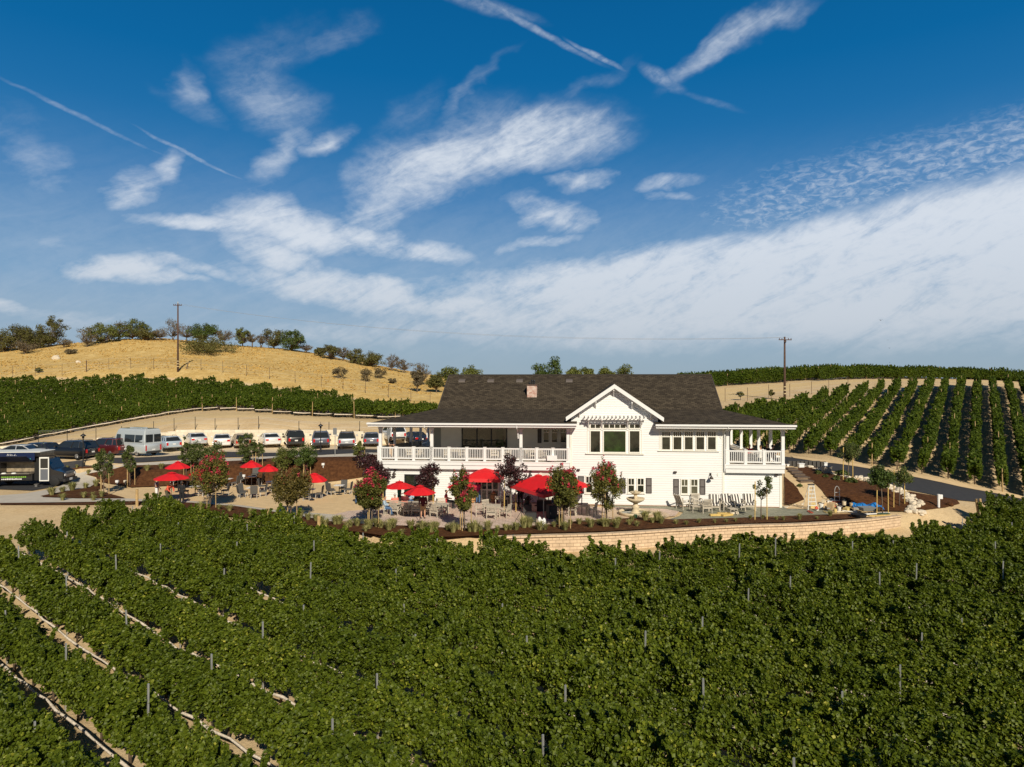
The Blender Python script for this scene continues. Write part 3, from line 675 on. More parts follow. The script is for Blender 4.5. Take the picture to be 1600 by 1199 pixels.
# ------------------------------------------------------------------ trees
lf_oak = leafmat('olive_oak_leaves', (.06,.062,.02), (.16,.15,.045), (.27,.24,.09), .18, .7, .2)
lf_bare = leafmat('sparse_dry_leaves', (.09,.07,.045), (.19,.155,.09), (.28,.22,.13), .1, .8, .1)
lf_green = leafmat('bright_green_leaves', (.07,.085,.018), (.18,.20,.045), (.30,.30,.09), .25, .5, .3)
lf_sap = leafmat('sapling_leaves', (.045,.065,.014), (.13,.16,.04), (.24,.25,.08), .25, .5, .3)
lf_dark = leafmat('dark_evergreen_leaves', (.03,.055,.01), (.09,.13,.025), (.16,.20,.05), .15, .5, .3)
lf_myr = leafmat('crepe_myrtle_leaves', (.045,.06,.012), (.17,.16,.035), (.36,.15,.05), .22, .55, .2)
lf_brz = leafmat('bronze_leaves', (.06,.055,.014), (.17,.13,.03), (.30,.15,.05), .2, .5, .3)
bl_pink = leafmat('crimson_blossom', (.35,.02,.04), (.60,.07,.11), (.78,.20,.22), .2, .6, .2)
lf_plum = leafmat('purple_plum_leaves', (.022,.008,.010), (.065,.024,.026), (.16,.075,.06), .12, .4, .45)
lf_grass = leafmat('grass_blades', (.16,.16,.05), (.36,.34,.14), (.55,.48,.24), .3, .7, .2)
def tree(name, pos, H, cw, ch, leaf, n, size, seed, label, cat='tree', group=None, trunk=.09, ncl=22, clr=.22, blossoms=None, stakes=0, stakem=None, base=0., lean=0., upright=0., top=.0, leafname='crown', stakeh=1.6, multi=1, woodm=None):
    """H total height, cw/ch crown width/height; limbs reach every leaf clump"""
    rr = random.Random(seed); rg = np.random.default_rng(seed)
    root = empty(name, pos, 0, label, cat, group); cz = H-ch/2; cl = []
    for i in range(ncl):
        for _ in range(50):
            p = Vector((rr.uniform(-1,1), rr.uniform(-1,1), rr.uniform(-1,1)))
            if .15 < p.length < 1: break
        p *= (.72+.28*rr.random()); wv = 1-.35*max(0, p.z)*(1-top)+(-.25 if p.z < -.5 else 0)
        cl.append(Vector((p.x*cw/2*wv+lean*(p.z+1)*.5, p.y*cw/2*wv, cz+p.z*ch/2*.92)))
    w = MB(); fork = max(base, H-ch)*.9+.08*H; ts = []
    for q in range(multi):
        bx, by = (0, 0) if multi == 1 else (rr.uniform(-.15,.15), rr.uniform(-.15,.15))
        tp = Vector((lean*.25+bx*2.5, by*2.5, fork)); ts.append(tp)
        w.tube([(bx,by,-.2),(bx+lean*.08,by,fork*.5),tp], [trunk*1.25/multi**.5,trunk/multi**.5,trunk*.75/multi**.5], 7)
    for c in cl:
        tp = rr.choice(ts)
        mid = tp.lerp(c, .5)+Vector((rr.uniform(-.1,.1)*cw, rr.uniform(-.1,.1)*cw, -.06*ch))
        w.tube([tp, mid, c], [trunk*.42, trunk*.26, trunk*.10], 5)
        for q in range(2):
            e = c+Vector((rr.uniform(-1,1), rr.uniform(-1,1), rr.uniform(-.3,1)))*cw*.14
            w.tube([mid.lerp(c, .6), e], [trunk*.14, trunk*.05], 4, False)
    w.build('trunk', woodm or bark, root, True)
    cr = np.array([rr.uniform(.7,1.3)*clr*cw for _ in cl]); C_ = np.array([tuple(c) for c in cl])
    k = rg.choice(len(C_), n, p=cr**2/(cr**2).sum()); d = rg.normal(size=(n,3)); d /= np.linalg.norm(d, axis=1)[:, None]
    if blossoms:                                          # upright flowering shoots break the outline
        sp = []
        for q in range(20):
            c = cl[rr.randrange(len(cl))]
            if c.z < cz-.1*ch: continue
            hh = rr.uniform(.10, .24)*ch
            for z in range(26): sp.append((c.x+rr.gauss(0,.035), c.y+rr.gauss(0,.035), c.z+clr*cw*.6+hh*z/26))
    P = C_[k]+d*(cr[k]*rg.uniform(.2,1.08,n)**.55)[:, None]*np.array([1,1,.8+upright]); P[:, 2] = np.maximum(P[:, 2], .12)
    if blossoms and sp: P = np.vstack([P, np.array(sp)]); d = np.vstack([d, np.tile([[0,0,1.]], (len(sp),1))])
    link(leafname, leaf_mesh(leafname, P, size, leaf, seed, .3, False, out=d*.8), root)
    if blossoms:
        bn_, bs = blossoms; bn_ = int(bn_*1.15); pts = []
        for q in sp[::3]: pts.append(Vector(q)+Vector((rr.gauss(0,.03), rr.gauss(0,.03), .05)))
        for q in range(bn_):
            c = rr.randrange(len(cl)); 
            dd = Vector((rr.gauss(0,1), rr.gauss(0,1), abs(rr.gauss(0,1.1))+.4)).normalized()
            bp = cl[c]+dd*cr[c]*1.05
            for z in range(14): pts.append(bp+Vector((rr.gauss(0,.05), rr.gauss(0,.05), rr.uniform(0,.26))))
        link('blossom', leaf_mesh('blossom', np.array([tuple(p) for p in pts]), bs, bl_pink, seed+1), root)
    for q in range(stakes):
        a = pi*q*2/stakes+.2; s_ = MB(); x, y = .42*cos(a), .18*sin(a)
        s_.cyl((x,y,-.2),(x*.95,y,stakeh*rr.uniform(.94,1.06)),.032,.03,7); s_.build('support_stake', stakem or wood, root)
    return root
print('foliage ok')
# ------------------------------------------------------------------ the house
HA = radians(5.8); HO = Vector((-10.14, 52, 0)); hc, hs = cos(HA), sin(HA)
def HF(px, py, v=0.):
    k = (px-800)/FPX; u = (k*(52+v*hc)+10.14-v*hs)/(hc+k*hs); Yd = 52-u*hs+v*hc
    return u, CZ-(py-600)/FPX*Yd
def HU(px, v=0.): return HF(px, 600, v)[0]
def HW(u, v, z): return Vector((HO.x+u*hc+v*hs, HO.y-u*hs+v*hc, z))
def HPt(px, py, vv=0.): u, z = HF(px, py, vv); return HW(u, vv, z)
house = empty('tasting_room', HO, -HA, 'long white clapboard tasting room with dark shingle roof, gable and wraparound porches', 'building')
def hb(name, m, boxes, parent=house, bevel=0, **k):
    w = MB()
    for b2 in boxes: w.box(*b2)
    return w.build(name, m, parent, bevel=bevel, **k)
UR = HU(1224); DK = 3.13
uL1, uM0, uM1 = .45, HU(891), HU(1131.5)
# lower storey
hb('lower_wall', clap, [(uL1, uM0, .30, .5, -.3, 2.62)])
hb('main_wall', clap, [(uM0, uM1, 0, .3, -.3, 5.86)])
hb('lower_wall', clap, [(uM1, UR-.05, .25, .5, -.3, 2.62)])
hb('side_wall', clap, [(uM1-.25, uM1, .3, 4.1, 2.9, 5.86), (UR-.3, UR-.05, .5, 16.6, -.3, 2.62), (uL1, uL1+.25, .5, 16.6, -.3, 2.62)])
hb('corner_board', trim, [(uM0-.02, uM0+.14, -.03, 0, -.3, 5.8), (uM1-.14, uM1+.02, -.03, 0, -.3, 5.8), (UR-.2, UR-.03, .22, .25, -.3, 2.6)])
hb('base_skirt', mat('rusty_earth_skirt', (.30,.16,.09), .9), [(uL1, uM0, .27, .30, -.3, .10), (uM0, uM1, -.025, 0, -.3, .10), (uM1, UR-.05, .225, .25, -.3, .10)])
# upper storey behind the porches
hb('upper_wall', shade_wall, [(HU(677,3.8), uM0+.3, 3.8, 4.0, 2.95, 5.9), (4.0, 4.2, 4.0, 13, 2.95, 5.9), (4.0, uM1+.1, 12.8, 13, 2.95, 5.9), (uM1-.25, uM1, 4.1, 12.8, 2.95, 5.9)])
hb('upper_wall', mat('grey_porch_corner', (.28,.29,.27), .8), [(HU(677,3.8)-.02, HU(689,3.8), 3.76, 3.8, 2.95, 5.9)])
# deck
def deck(u0, u1, v0, v1):
    hb('deck_floor', greywood, [(u0, u1, v0, v1, DK-.12, DK)])
deck(-.05, uM0, .02, 3.8); deck(-.05, 4.0, 3.8, 16.8); deck(uM1+.02, UR+.05, .02, 3.9); deck(uM1+.02, UR+.05, 3.9, 16.8); deck(4.0, uM1, 13, 16.8)
for u0, u1 in ((-.12, uM0-.02), (uM1+.05, UR+.12)):
    hb('deck_fascia', white, [(u0, u1, -.14, .02, DK-.02, DK+.05), (u0+.02, u1-.02, -.11, .02, DK-.27, DK-.03), (u0+.05, u1-.05, -.06, .30, DK-.58, DK-.31), (u0+.05, u1-.05, -.01, .28, DK-.32, DK-.26)])
hb('deck_fascia', white, [(-.12, .02, .1, 16.9, DK-.30, DK+.05), (UR, UR+.12, .1, 16.9, DK-.30, DK+.05)])
# posts, beam
PZ = 5.66
def posts(lst, m=white):
    for u, v in lst:
        hb('porch_post', m, [(u-.11, u+.11, v-.02, v+.20, DK, PZ), (u-.14, u+.14, v-.05, v+.23, PZ-.14, PZ-.02), (u-.14, u+.14, v-.05, v+.23, DK, DK+.12)])
posts([(HU(p)+.0, 0) for p in (592+2, 674.5, 814)]); posts([(uM0-.16, -.02)]); posts([(HU(1137), .0), (UR-.02, 0)])
posts([(0.05, v) for v in (4.1, 9.6, 13.3, 16.6)]); posts([(UR-.1, v) for v in (2.9, 6.4, 9, 12.5, 16.6)])
for (u0, u1, v0, v1) in [(-.1, uM0, 0, .2), (uM1, UR+.1, 0, .2), (-.1, .12, .2, 16.8), (UR-.12, UR+.1, .2, 16.8), (.1, UR-.1, 16.6, 16.8)]:
    hb('porch_beam', white, [(u0, u1, v0, v1, PZ, 5.86)])
for v in (4.1, 9.6, 13.3):
    w = MB(); w.prism([(v-.9, 5.66), (v-.78, 5.66), (v, 5.05), (v, 5.2)], 'x', 0, .1); w.build('brace', greywood, house)
# railings: one panel between two newels
def rail(u0, v0, u1, v1, n):
    d = Vector((u1-u0, v1-v0)); L = d.length; M = Matrix.Translation((u0, v0, 0)) @ Matrix.Rotation(atan2(d.y, d.x), 4, 'Z')
    for i in range(n+1):
        x = L*i/n; w = MB(); w.box(x-.10, x+.10, -.08, .10, DK+.02, DK+1.06, M); w.box(x-.125, x+.125, -.1, .12, DK+1.06, DK+1.10, M); w.build('newel_post', white, house)
    for i in range(n):
        a, b2 = L*i/n+.1, L*(i+1)/n-.1; w = MB(); w.box(a, b2, -.05, .07, DK+.97, DK+1.04, M); w.box(a, b2, -.03, .05, DK+.93, DK+.965, M); w.box(a, b2, -.03, .05, DK+.16, DK+.25, M)
        k = max(3, int((b2-a)/.125))
        for j in range(k): x = a+(b2-a)*(j+.5)/k; w.box(x-.02, x+.02, -.015, .035, DK+.25, DK+.93, M)
        w.build('railing', white, house)
rail(HU(592), 0, HU(674), 0, 3); rail(HU(674), 0, HU(814), 0, 5); rail(HU(814), 0, HU(889), 0, 3); rail(HU(1136), 0, HU(1223), 0, 3)
w = MB(); w.prism([(.2,DK+1.02),(14.2,DK+.30),(14.2,DK-.1),(.2,DK+.1)], 'x', -.02, .03); w.prism([(.2,DK+1.08),(14.2,DK+.36),(14.2,DK+.30),(.2,DK+1.02)], 'x', -.05, .06); w.build('ramp_rail', mat('shade_grey_rail_panel', (.22,.23,.22), .7), house)  # dark grey puts the shade on the rail's inner side into its colour
hb('white_box', white, [(HU(855), HU(870), -.28, -.06, HF(855,720)[1], HF(855,712)[1])])
# roof
BU0, BU1, BV0, BV1, BZ = 3.75, UR-3.5, 3.8, 13.0, 6.97; RZ = 9.72; EO = .85; EZ = 6.04
g0, g1 = HU(901.5), HU(1022)
EX = .55
E = dict(a=(-EX,-EO,EZ), b=(UR+EX,-EO,EZ), c=(UR+EX,16.8+EO,EZ), d=(-EX,16.8+EO,EZ), A=(BU0,BV0,BZ), B=(BU1,BV0,BZ), C=(BU1,BV1,BZ), D=(BU0,BV1,BZ))
def on_low(u, v): return EZ+(BZ-EZ)*(v+EO)/(BV0+EO)
def roofpart(vs, fs):
    w = MB(); w.add(vs, fs); me = w.mesh('roof_slope', roofm); o2 = link('roof_slope', me, house); return o2
roofpart([E['a'], (g0,-EO,EZ), (g0,BV0,BZ), E['A']], [(0,1,2,3)])
roofpart([(g0,.02,on_low(g0,.02)), (g1,.02,on_low(g1,.02)), (g1,BV0,BZ), (g0,BV0,BZ)], [(0,1,2,3)])
roofpart([(g1,-EO,EZ), E['b'], E['B'], (g1,BV0,BZ)], [(0,1,2,3)])
roofpart([E['b'], E['c'], E['C'], E['B']], [(0,1,2,3)]); roofpart([E['c'], E['d'], E['D'], E['C']], [(0,1,2,3)]); roofpart([E['d'], E['a'], E['A'], E['D']], [(0,1,2,3)])
rv = (BV0+BV1)/2; ruL, ruR = BU0+.05, BU1-.05
roofpart([(BU0,BV0,BZ), (BU1,BV0,BZ), (BU1-.0,rv,RZ), (BU0+.0,rv,RZ)], [(0,1,2,3)])
roofpart([(BU1,BV1,BZ), (BU0,BV1,BZ), (BU0,rv,RZ), (BU1,rv,RZ)], [(0,1,2,3)])
for u, s in ((BU0, 1), (BU1, -1)):
    w = MB(); w.prism([(BV0+.1,BZ-.3), (BV1-.1,BZ-.3), (rv,RZ-.08)], 'x', u+.12*s, u+.3*s); w.build('gable_end_wall', clap, house)
    w = MB(); w.prism([(BV0,BZ+.01), (rv,RZ+.012), (rv,RZ-.22), (BV0+.3,BZ-.1)], 'x', u-.03*s, u+.05*s); w.build('rake_board', mat('dark_trim', (.05,.04,.035), .8), house)
w = MB(); w.tube([(BU0,rv,RZ+.01),(BU1,rv,RZ+.01)], .07, 6); w.build('ridge_cap', mat('ridge_shingle', (.035,.028,.022), .9), house)
hb('soffit', shade_wall, [(-EX+.02, g0-.01, -EO+.02, 4.0, 5.868, 5.90), (g1+.01, UR+EX-.02, -EO+.02, 4.0, 5.868, 5.90), (-EX+.02, 4.1, 4.0, 16.8, 5.868, 5.90), (BU1-.1, UR+EX-.02, 4.0, 16.8, 5.868, 5.90)])
def gutter(u0, u1):
    hb('gutter', white, [(u0, u1, -EO-.14, -EO+.02, EZ-.10, EZ+.03)]); hb('fascia', white, [(u0+.04, u1-.04, -EO, -EO+.05, EZ-.26, EZ-.105)])
gutter(-EX-.1, g0-.01); gutter(g1+.01, UR+EX+.1)
hb('fascia', white, [(-EX-.05, -EX, -EO, 17.6, EZ-.24, EZ), (UR+EX, UR+EX+.05, -EO, 17.6, EZ-.24, EZ)])
for p in (671, 813):
    u = HU(p)-.2; w = MB(); w.tube([(u,-EO-.05,EZ-.1), (u,-EO-.02,5.75), (u+.02,-.12,5.45), (u+.05,-.10,4.9)], .045, 6); w.build('downspout', white, house)
u = HU(1135)-.15; w = MB(); w.tube([(u+.1,-EO-.05,EZ-.1), (u+.1,-EO-.02,5.8), (u,-.15,5.5), (u,-.15,2.7), (u-.1,.12,2.4), (u-.1,.18,.1)], .045, 6); w.build('downspout', white, house)
# front gable
gp = HF(960, 602, -.55); gl = HF(884.5, 652.5, -.55); gr = HF(1037, 655.5, -.55); gu = gp[0]; gzp = gp[1]
sl = ((gzp-gl[1])/(gu-gl[0])+(gzp-gr[1])/(gr[0]-gu))/2; 
for s, ue in ((-1, gl[0]), (1, gr[0])):
    ze = gzp-sl*abs(ue-gu); w = MB()
    w.prism([(gu, gzp+.02), (ue, ze+.02), (ue, ze-.10), (gu, gzp-.10)], 'y', -.55, 7.4); w.build('gable_roof', roofm, house)
    w = MB(); w.prism([(gu, gzp+.05), (ue-.02*s*-1, ze+.05), (ue, ze-.24), (gu, gzp-.27)], 'y', -.62, -.553); w.build('barge_board', white, house)
    w = MB(); w.prism([(gu, gzp-.103), (ue, ze-.103), (ue, ze-.12), (gu, gzp-.12)], 'y', -.55, 0.3); w.build('gable_soffit', white, house)
w = MB(); w.prism([(gl[0]+.35, 5.86), (gr[0]-.35, 5.86), (gr[0]-.35, gzp-sl*(gr[0]-.35-gu)-.12), (gu, gzp-.12), (gl[0]+.35, gzp-sl*(gu-gl[0]-.35)-.12)], 'y', 0, .3); w.build('gable_wall', clap, house)
for px, py in ((905,643),(931,628.5),(959,610),(987.5,630),(1017,646)):
    u_, z_ = HF(px, py, -.3); w = MB(); w.box(u_-.045, u_+.045, -.5, 0, z_-.05, z_+.06); w.box(u_-.045, u_+.045, -.1, 0, z_-.42, z_-.05)
    w.prism([(-.48, z_-.05), (-.38, z_-.05), (-.08, z_-.36), (-.08, z_-.45)], 'x', u_-.03, u_+.03); w.build('knee_bracket', white, house)
# chimney
cu0, cu1 = HU(824, 5.6), HU(839, 5.6); zt = HF(830, 603, 5.6)[1]
brickx = mat('red_brick', (.4,.2,.15), .9, extra=pavers((.40,.17,.13),(.62,.50,.44),(.45,.38,.32),.22,.08))
ch = hb('chimney', mat('whitewashed_brick', (.42,.22,.17), .95, col2=(.62,.52,.45), vscale=5, detail=3, bump=.01), [(cu0, cu1, 5.3, 6.1, 7, zt)])
hb('chimney_cap', mat('rusty_cap', (.12,.07,.05), .7), [(cu0-.06, cu1+.06, 5.24, 6.16, zt, zt+.07)], ch)
w = MB(); cm_ = (cu0+cu1)/2
for dx, h in ((-.2,.22),(0,.42),(.17,.40)): w.cyl((cm_+dx,5.6,zt+.07),(cm_+dx,5.6,zt+h),.07,.07,8); w.cyl((cm_+dx,5.6,zt+h-.05),(cm_+dx,5.6,zt+h+.04),.11,.1,8)
w.build('chimney_pot', black, ch)
for px in (722, 767, 812, 889.5):
    u_ = HU(px, 7.6); z_ = BZ+(RZ-BZ)*(7.6-BV0)/(rv-BV0); w = MB(); w.prism([(7.35,z_-.2), (7.85,z_-.02), (7.85,z_+.16), (7.4,z_+.02)], 'x', u_-.28, u_+.28); w.build('roof_vent', mat('vent_metal', (.11,.09,.08), .7), house)
# windows
def window(u0, u1, z0, z1, lites, v=0., top=None, fr=trim, gl_=glass, fw=.07, name='window'):
    """frame with a pane and muntins; top = height of the divided upper lights"""
    w = MB(); w.box(u0-fw, u0, v-.06, v, z0-fw, z1+fw); w.box(u1, u1+fw, v-.06, v, z0-fw, z1+fw); w.box(u0, u1, v-.06, v, z1, z1+fw); w.box(u0, u1, v-.06, v, z0-fw, z0)
    f = w.build(name, fr, house); g = MB(); g.box(u0, u1, v-.02, v-.004, z0, z1); g.build('pane', gl_, f)
    if top:
        m_ = MB(); zt_ = z1-top; m_.box(u0, u1, v-.05, v-.021, zt_-.03, zt_+.03)
        for i in range(1, lites): x = u0+(u1-u0)*i/lites; m_.box(x-.018, x+.018, v-.045, v-.022, zt_+.03, z1)
        m_.build('muntins', fr, f)
    return f
def wpx(x0, x1, y0, y1, lites=1, top=0, **k):
    v = k.get('v', 0.); u0, zt_ = HF(x0, y0, v); u1, zb = HF(x1, y1, v); t_ = zt_-HF(x0, top, v)[1] if top else None
    return window(u0, u1, zb, zt_, lites, top=t_, **k)
ctr = mat('window_reflecting_vineyard', (.03,.06,.015), .08, col2=(.004,.007,.005), vscale=1.1, detail=6, spec=.8)  # green mottling paints the vineyard's reflection into the pane colour
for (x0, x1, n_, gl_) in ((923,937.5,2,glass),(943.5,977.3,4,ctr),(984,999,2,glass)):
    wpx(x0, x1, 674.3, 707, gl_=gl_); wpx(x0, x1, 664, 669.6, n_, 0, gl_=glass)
    u0, zt_ = HF(x0, 664); u1, zb = HF(x1, 669.6); w = MB()
    for i in range(1, n_): x = u0+(u1-u0)*i/n_; w.box(x-.025, x+.025, -.055, -.021, zb, zt_)
    w.build('muntins', trim, house)
a_ = HF(917.5, 656); b_ = HF(1003.5, 711)
hb('window_surround', trim, [(a_[0], a_[0]+.07, -.035, 0, b_[1]+.1, a_[1]), (b_[0]-.07, b_[0], -.035, 0, b_[1]+.1, a_[1]), (a_[0]-.12, b_[0]+.12, -.12, 0, b_[1], b_[1]+.08)])
# small pergola above the big window
pz = HF(950, 656)[1]
for px in (919.5, 940.5, 980.5, 1001): u_ = HU(px); w = MB(); w.box(u_-.06, u_+.06, -.75, 0, pz-.04, pz+.08); w.prism([(-.55,pz-.04),(-.42,pz-.04),(-.05,pz-.52),(-.05,pz-.66)], 'x', u_-.04, u_+.04); w.box(u_-.06,u_+.06,-.05,0,pz-.8,pz-.04); w.build('pergola_bracket', white, house)
hb('pergola_beam', white, [(HU(911), HU(1009), -.72, -.62, pz+.082, pz+.20), (HU(911), HU(1009), -.42, -.34, pz+.082, pz+.20)])
for i in range(16):
    u_ = HU(914)+(HU(1006)-HU(914))*i/15; w = MB(); w.box(u_-.025, u_+.025, -.95, -.02, pz+.203, pz+.30); w.build('pergola_slat', white, house)
for x0, x1 in ((1034.5,1046.7),(1052.3,1064.4),(1070,1082),(1088,1100),(1106,1118)): wpx(x0, x1, 675.5, 703, 4, 683)
a_ = HF(1030, 672.5); b_ = HF(1121.5, 706.5)
hb('window_surround', trim, [(a_[0], a_[0]+.08, -.035, 0, b_[1]+.06, a_[1]-.1), (b_[0]-.08, b_[0], -.035, 0, b_[1]+.06, a_[1]-.1), (a_[0], b_[0], -.04, 0, a_[1]-.1, a_[1]), (a_[0]-.1, b_[0]+.1, -.10, 0, b_[1], b_[1]+.06)])
def shutter(x0, x1, y0, y1, v=0.):
    u0, zt_ = HF(x0, y0, v); u1, zb = HF(x1, y1, v); w = MB(); s_ = .06
    w.box(u0, u0+s_, v-.05, v-.002, zb, zt_); w.box(u1-s_, u1, v-.05, v-.002, zb, zt_)
    for z in (zb, (zb+zt_)/2-s_/2, zt_-s_): w.box(u0+s_, u1-s_, v-.05, v-.002, z, z+s_)
    f = w.build('shutter', darkfr, house); l = MB(); k = 22
    for i in range(k): z = zb+s_+(zt_-zb-2*s_)*i/k; l.add([(u0+s_,v-.035,z),(u1-s_,v-.035,z),(u1-s_,v-.012,z+.05),(u0+s_,v-.012,z+.05)], [(0,1,2,3)])
    l.box(u0+s_, u1-s_, v-.010, v-.002, zb+s_, zt_-s_); l.build('louvres', mat('louvre_paint', (.11,.095,.088), .6), f)
shades = mat('window_with_blind', (.16,.15,.10), .12, col2=(.05,.05,.035), vscale=1.2, spec=.8)
for (s0, wa, wb, s1, y0, y1) in (((903,912.5), (916,924.5), (929,937), (None,None), 745.5, 770), ((969,977.5), (982,990.5), (996.5,1005.5), (1009.3,1018.3), 748.5, 769.5), ((1052,1060.8), (1065,1074), (1080,1089.5), (1093,1102), 750, 771.5)):
    if s0[0]: shutter(s0[0], s0[1], y0-1, y1+2)
    if s1[0]: shutter(s1[0], s1[1], y0-1, y1+2)
    for x in (wa, wb):
        wpx(x[0], x[1], y0, y1, 2, y0+10, gl_=shades if s0[0] == 1052 else glass)
        u0, z0_ = HF(x[0], y0+10.5); u1, z1_ = HF(x[1], y0+10.5)
    a_ = HF(wa[0]-2.2, y1+1.5); b_ = HF(wb[1]+2.2, y1+1.5); hb('window_sill', trim, [(a_[0], b_[0], -.09, 0, a_[1]-.06, a_[1])])
# upper porch wall: dark glazed opening, shutter and three windows
v = 3.8; a_ = HF(723, 668, v); b_ = HF(791, 668, v); f = MB(); zt_ = 5.62
f.box(a_[0]-.08, a_[0], v-.07, v, DK, zt_); f.box(b_[0], b_[0]+.08, v-.07, v, DK, zt_); f.box(a_[0], b_[0], v-.07, v, zt_-.08, zt_)
for k in (.33, .66): x = a_[0]+(b_[0]-a_[0])*k; f.box(x-.05, x+.05, v-.06, v, DK, zt_-.08)
sd_ = f.build('folding_glass_doors', black, house); g_ = MB(); g_.box(a_[0], b_[0], v-.02, v-.004, DK, zt_-.08); g_.build('pane', glass, sd_)
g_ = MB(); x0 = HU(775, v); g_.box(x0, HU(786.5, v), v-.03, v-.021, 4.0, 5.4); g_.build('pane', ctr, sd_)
shutter(840, 846, 671, 693, v)
for x0, x1 in ((849.5,857.5),(862.5,870.5),(876,884)): wpx(x0, x1, 672, 691.5, 2, 676.5, v=v, fr=shade_wall)
hb('door_frame', black, [(uM1+.03, uM1+.12, 1.5, 1.6, DK, 5.45), (uM1+.12, uM1+.75, 1.5, 1.6, 5.35, 5.45), (uM1+.67, uM1+.75, 1.5, 1.6, DK, 5.35)])
# lower left wall: two openings, garage panel
v = .30
def door(x0, x1, y0, fr, gl_, mull=(.5,), rails=()):
    a_ = HF(x0, y0, v); b_ = HF(x1, y0, v); f = MB(); zt_ = a_[1]
    f.box(a_[0]-.09, a_[0], v-.07, v, .1, zt_); f.box(b_[0], b_[0]+.09, v-.07, v, .1, zt_); f.box(a_[0]-.09, b_[0]+.09, v-.07, v, zt_, zt_+.09)
    for k in mull: x = a_[0]+(b_[0]-a_[0])*k; f.box(x-.05, x+.05, v-.05, v, .1, zt_)
    for k in rails: f.box(a_[0], b_[0], v-.045, v, k-.04, k+.04)
    o2 = f.build('door', fr, house); g_ = MB(); g_.box(a_[0], b_[0], v-.02, v-.004, .1, zt_); g_.build('pane', gl_, o2)
door(634, 677, 743.5, black, glass, (.33, .66)); door(744, 778, 748.5, trim, glass, (.25, .5, .75), (1.0, 1.75)); door(846, 878, 738.5, trim, mat('garage_panel', (.55,.56,.50), .6), (.5,))
# outside lamps
def barn_light(px, py, v=0.):
    u_, z_ = HF(px, py, v); w = MB(); w.tube([(u_,v,z_+.28),(u_,v-.18,z_+.36),(u_,v-.34,z_+.2)], .022, 6); w.lathe([(.03,.22),(.07,.16),(.17,.0),(.16,-.01)], 12, (u_, v-.34, z_-.02)); w.lathe([(0,.36),(.07,.36),(.07,.2),(0,.2)], 10, (u_, v-.02, z_)); w.build('barn_light', mat('bronze_metal', (.045,.03,.025), .5), house, True)
barn_light(1110, 747.5); barn_light(617.5, 741, .3); barn_light(829, 743, .3)
for px, py, v in ((904,734.5,0),(1055,738,0),(1213,742.5,.25),(618,731,.3),(722,731.5,.3),(832,732.5,.3)):
    u_, z_ = HF(px, py, v); hb('flood_light', mat('bronze_metal', (.045,.03,.025), .5), [(u_-.12, u_+.10, v-.16, v, z_-.07, z_+.05)], bevel=.01)
for px, py in ((892.5,700),(1121.5,742),(1126,683)):
    u_, z_ = HF(px, py); hb('wall_box', trim, [(u_-.04, u_+.04, -.05, 0, z_-.10, z_+.10)])
print('house ok')
ORD = ['first','second','third','fourth','fifth','sixth','seventh','eighth','ninth','tenth','eleventh','twelfth','thirteenth','fourteenth','fifteenth','sixteenth','seventeenth','eighteenth','nineteenth','twentieth','twenty-first','twenty-second','twenty-third','twenty-fourth','twenty-fifth','twenty-sixth','twenty-seventh','twenty-eighth','twenty-ninth','thirtieth','thirty-first','thirty-second','thirty-third']
def tpx(name, label, bx, by, top, cx, cwp, cbot, leaf, n, size, seed, dfall=165, **k):
    p = G(bx, by) or GD(bx, dfall)
    d = p.y; s = d/FPX; H = (CZ-(top-600)*s)-p.z; cw = cwp*s; ch = (cbot-top)*s
    return tree(name, p, H, cw, ch, leaf, n, size, seed, label, lean=(cx-bx)*s, **k)
# ------------------------------------------------------------------ trees on the golden hill (left to right along the crest)
HT = [(8,549,514,40,'o'),(33,546,508,46,'o'),(50,545,512,40,'o'),(80,541,491,38,'o'),(62,543,516,40,'o'),(40,553,533,34,'b'),(100,543,530,20,'b'),(136,542,508,26,'b'),(158,536,501,42,'g'),(186,531,502,34,'b'),(207,530,498,40,'g'),(228,531,514,28,'o'),(250,531,514,22,'b'),(270,531,496,30,'b'),(292,531,508,30,'b'),(318,532,505,44,'d'),(350,536,514,30,'b'),(379,539,508,22,'g'),(394,539,519,20,'b'),(408,541,521,18,'b'),(428,544,509,34,'o'),(457,548,514,38,'d'),(479,551,538,18,'b'),(500,556,543,16,'o'),(517,561,537,28,'o'),(536,563,540,22,'b'),(556,568,543,24,'o'),(580,572,550,36,'o'),(613,579,552,22,'b'),(630,582,560,24,'b'),(660,601,564,26,'b')]
LAB = {'o':'olive oak with uneven loose crown', 'b':'half bare dry tree with thin crown', 'g':'bright olive green tree with round crown', 'd':'dense dark green tree'}
HT.sort(key=lambda q: q[0])
for i, (x, by, ty, cw, kd) in enumerate(HT):
    leaf = {'o':lf_oak,'b':lf_bare,'g':lf_green,'d':lf_dark}[kd]; n = {'o':2600,'b':1000,'g':3000,'d':3600}[kd]
    t = tpx('hill_tree', '%s, %s from the left along the hill crest' % (LAB[kd], ORD[i]), x, by+1, ty, x, cw*1.4, by+(1 if kd != 'b' else -2), leaf, int(n*max(.5,cw/34)*1.2), .24 if kd != 'b' else .18, 400+i, group='trees along the crest of the golden hill', ncl=46 if kd != 'b' else 40, clr=.10 if kd != 'b' else .095, trunk=.16, multi=2 if kd == 'b' else 1)
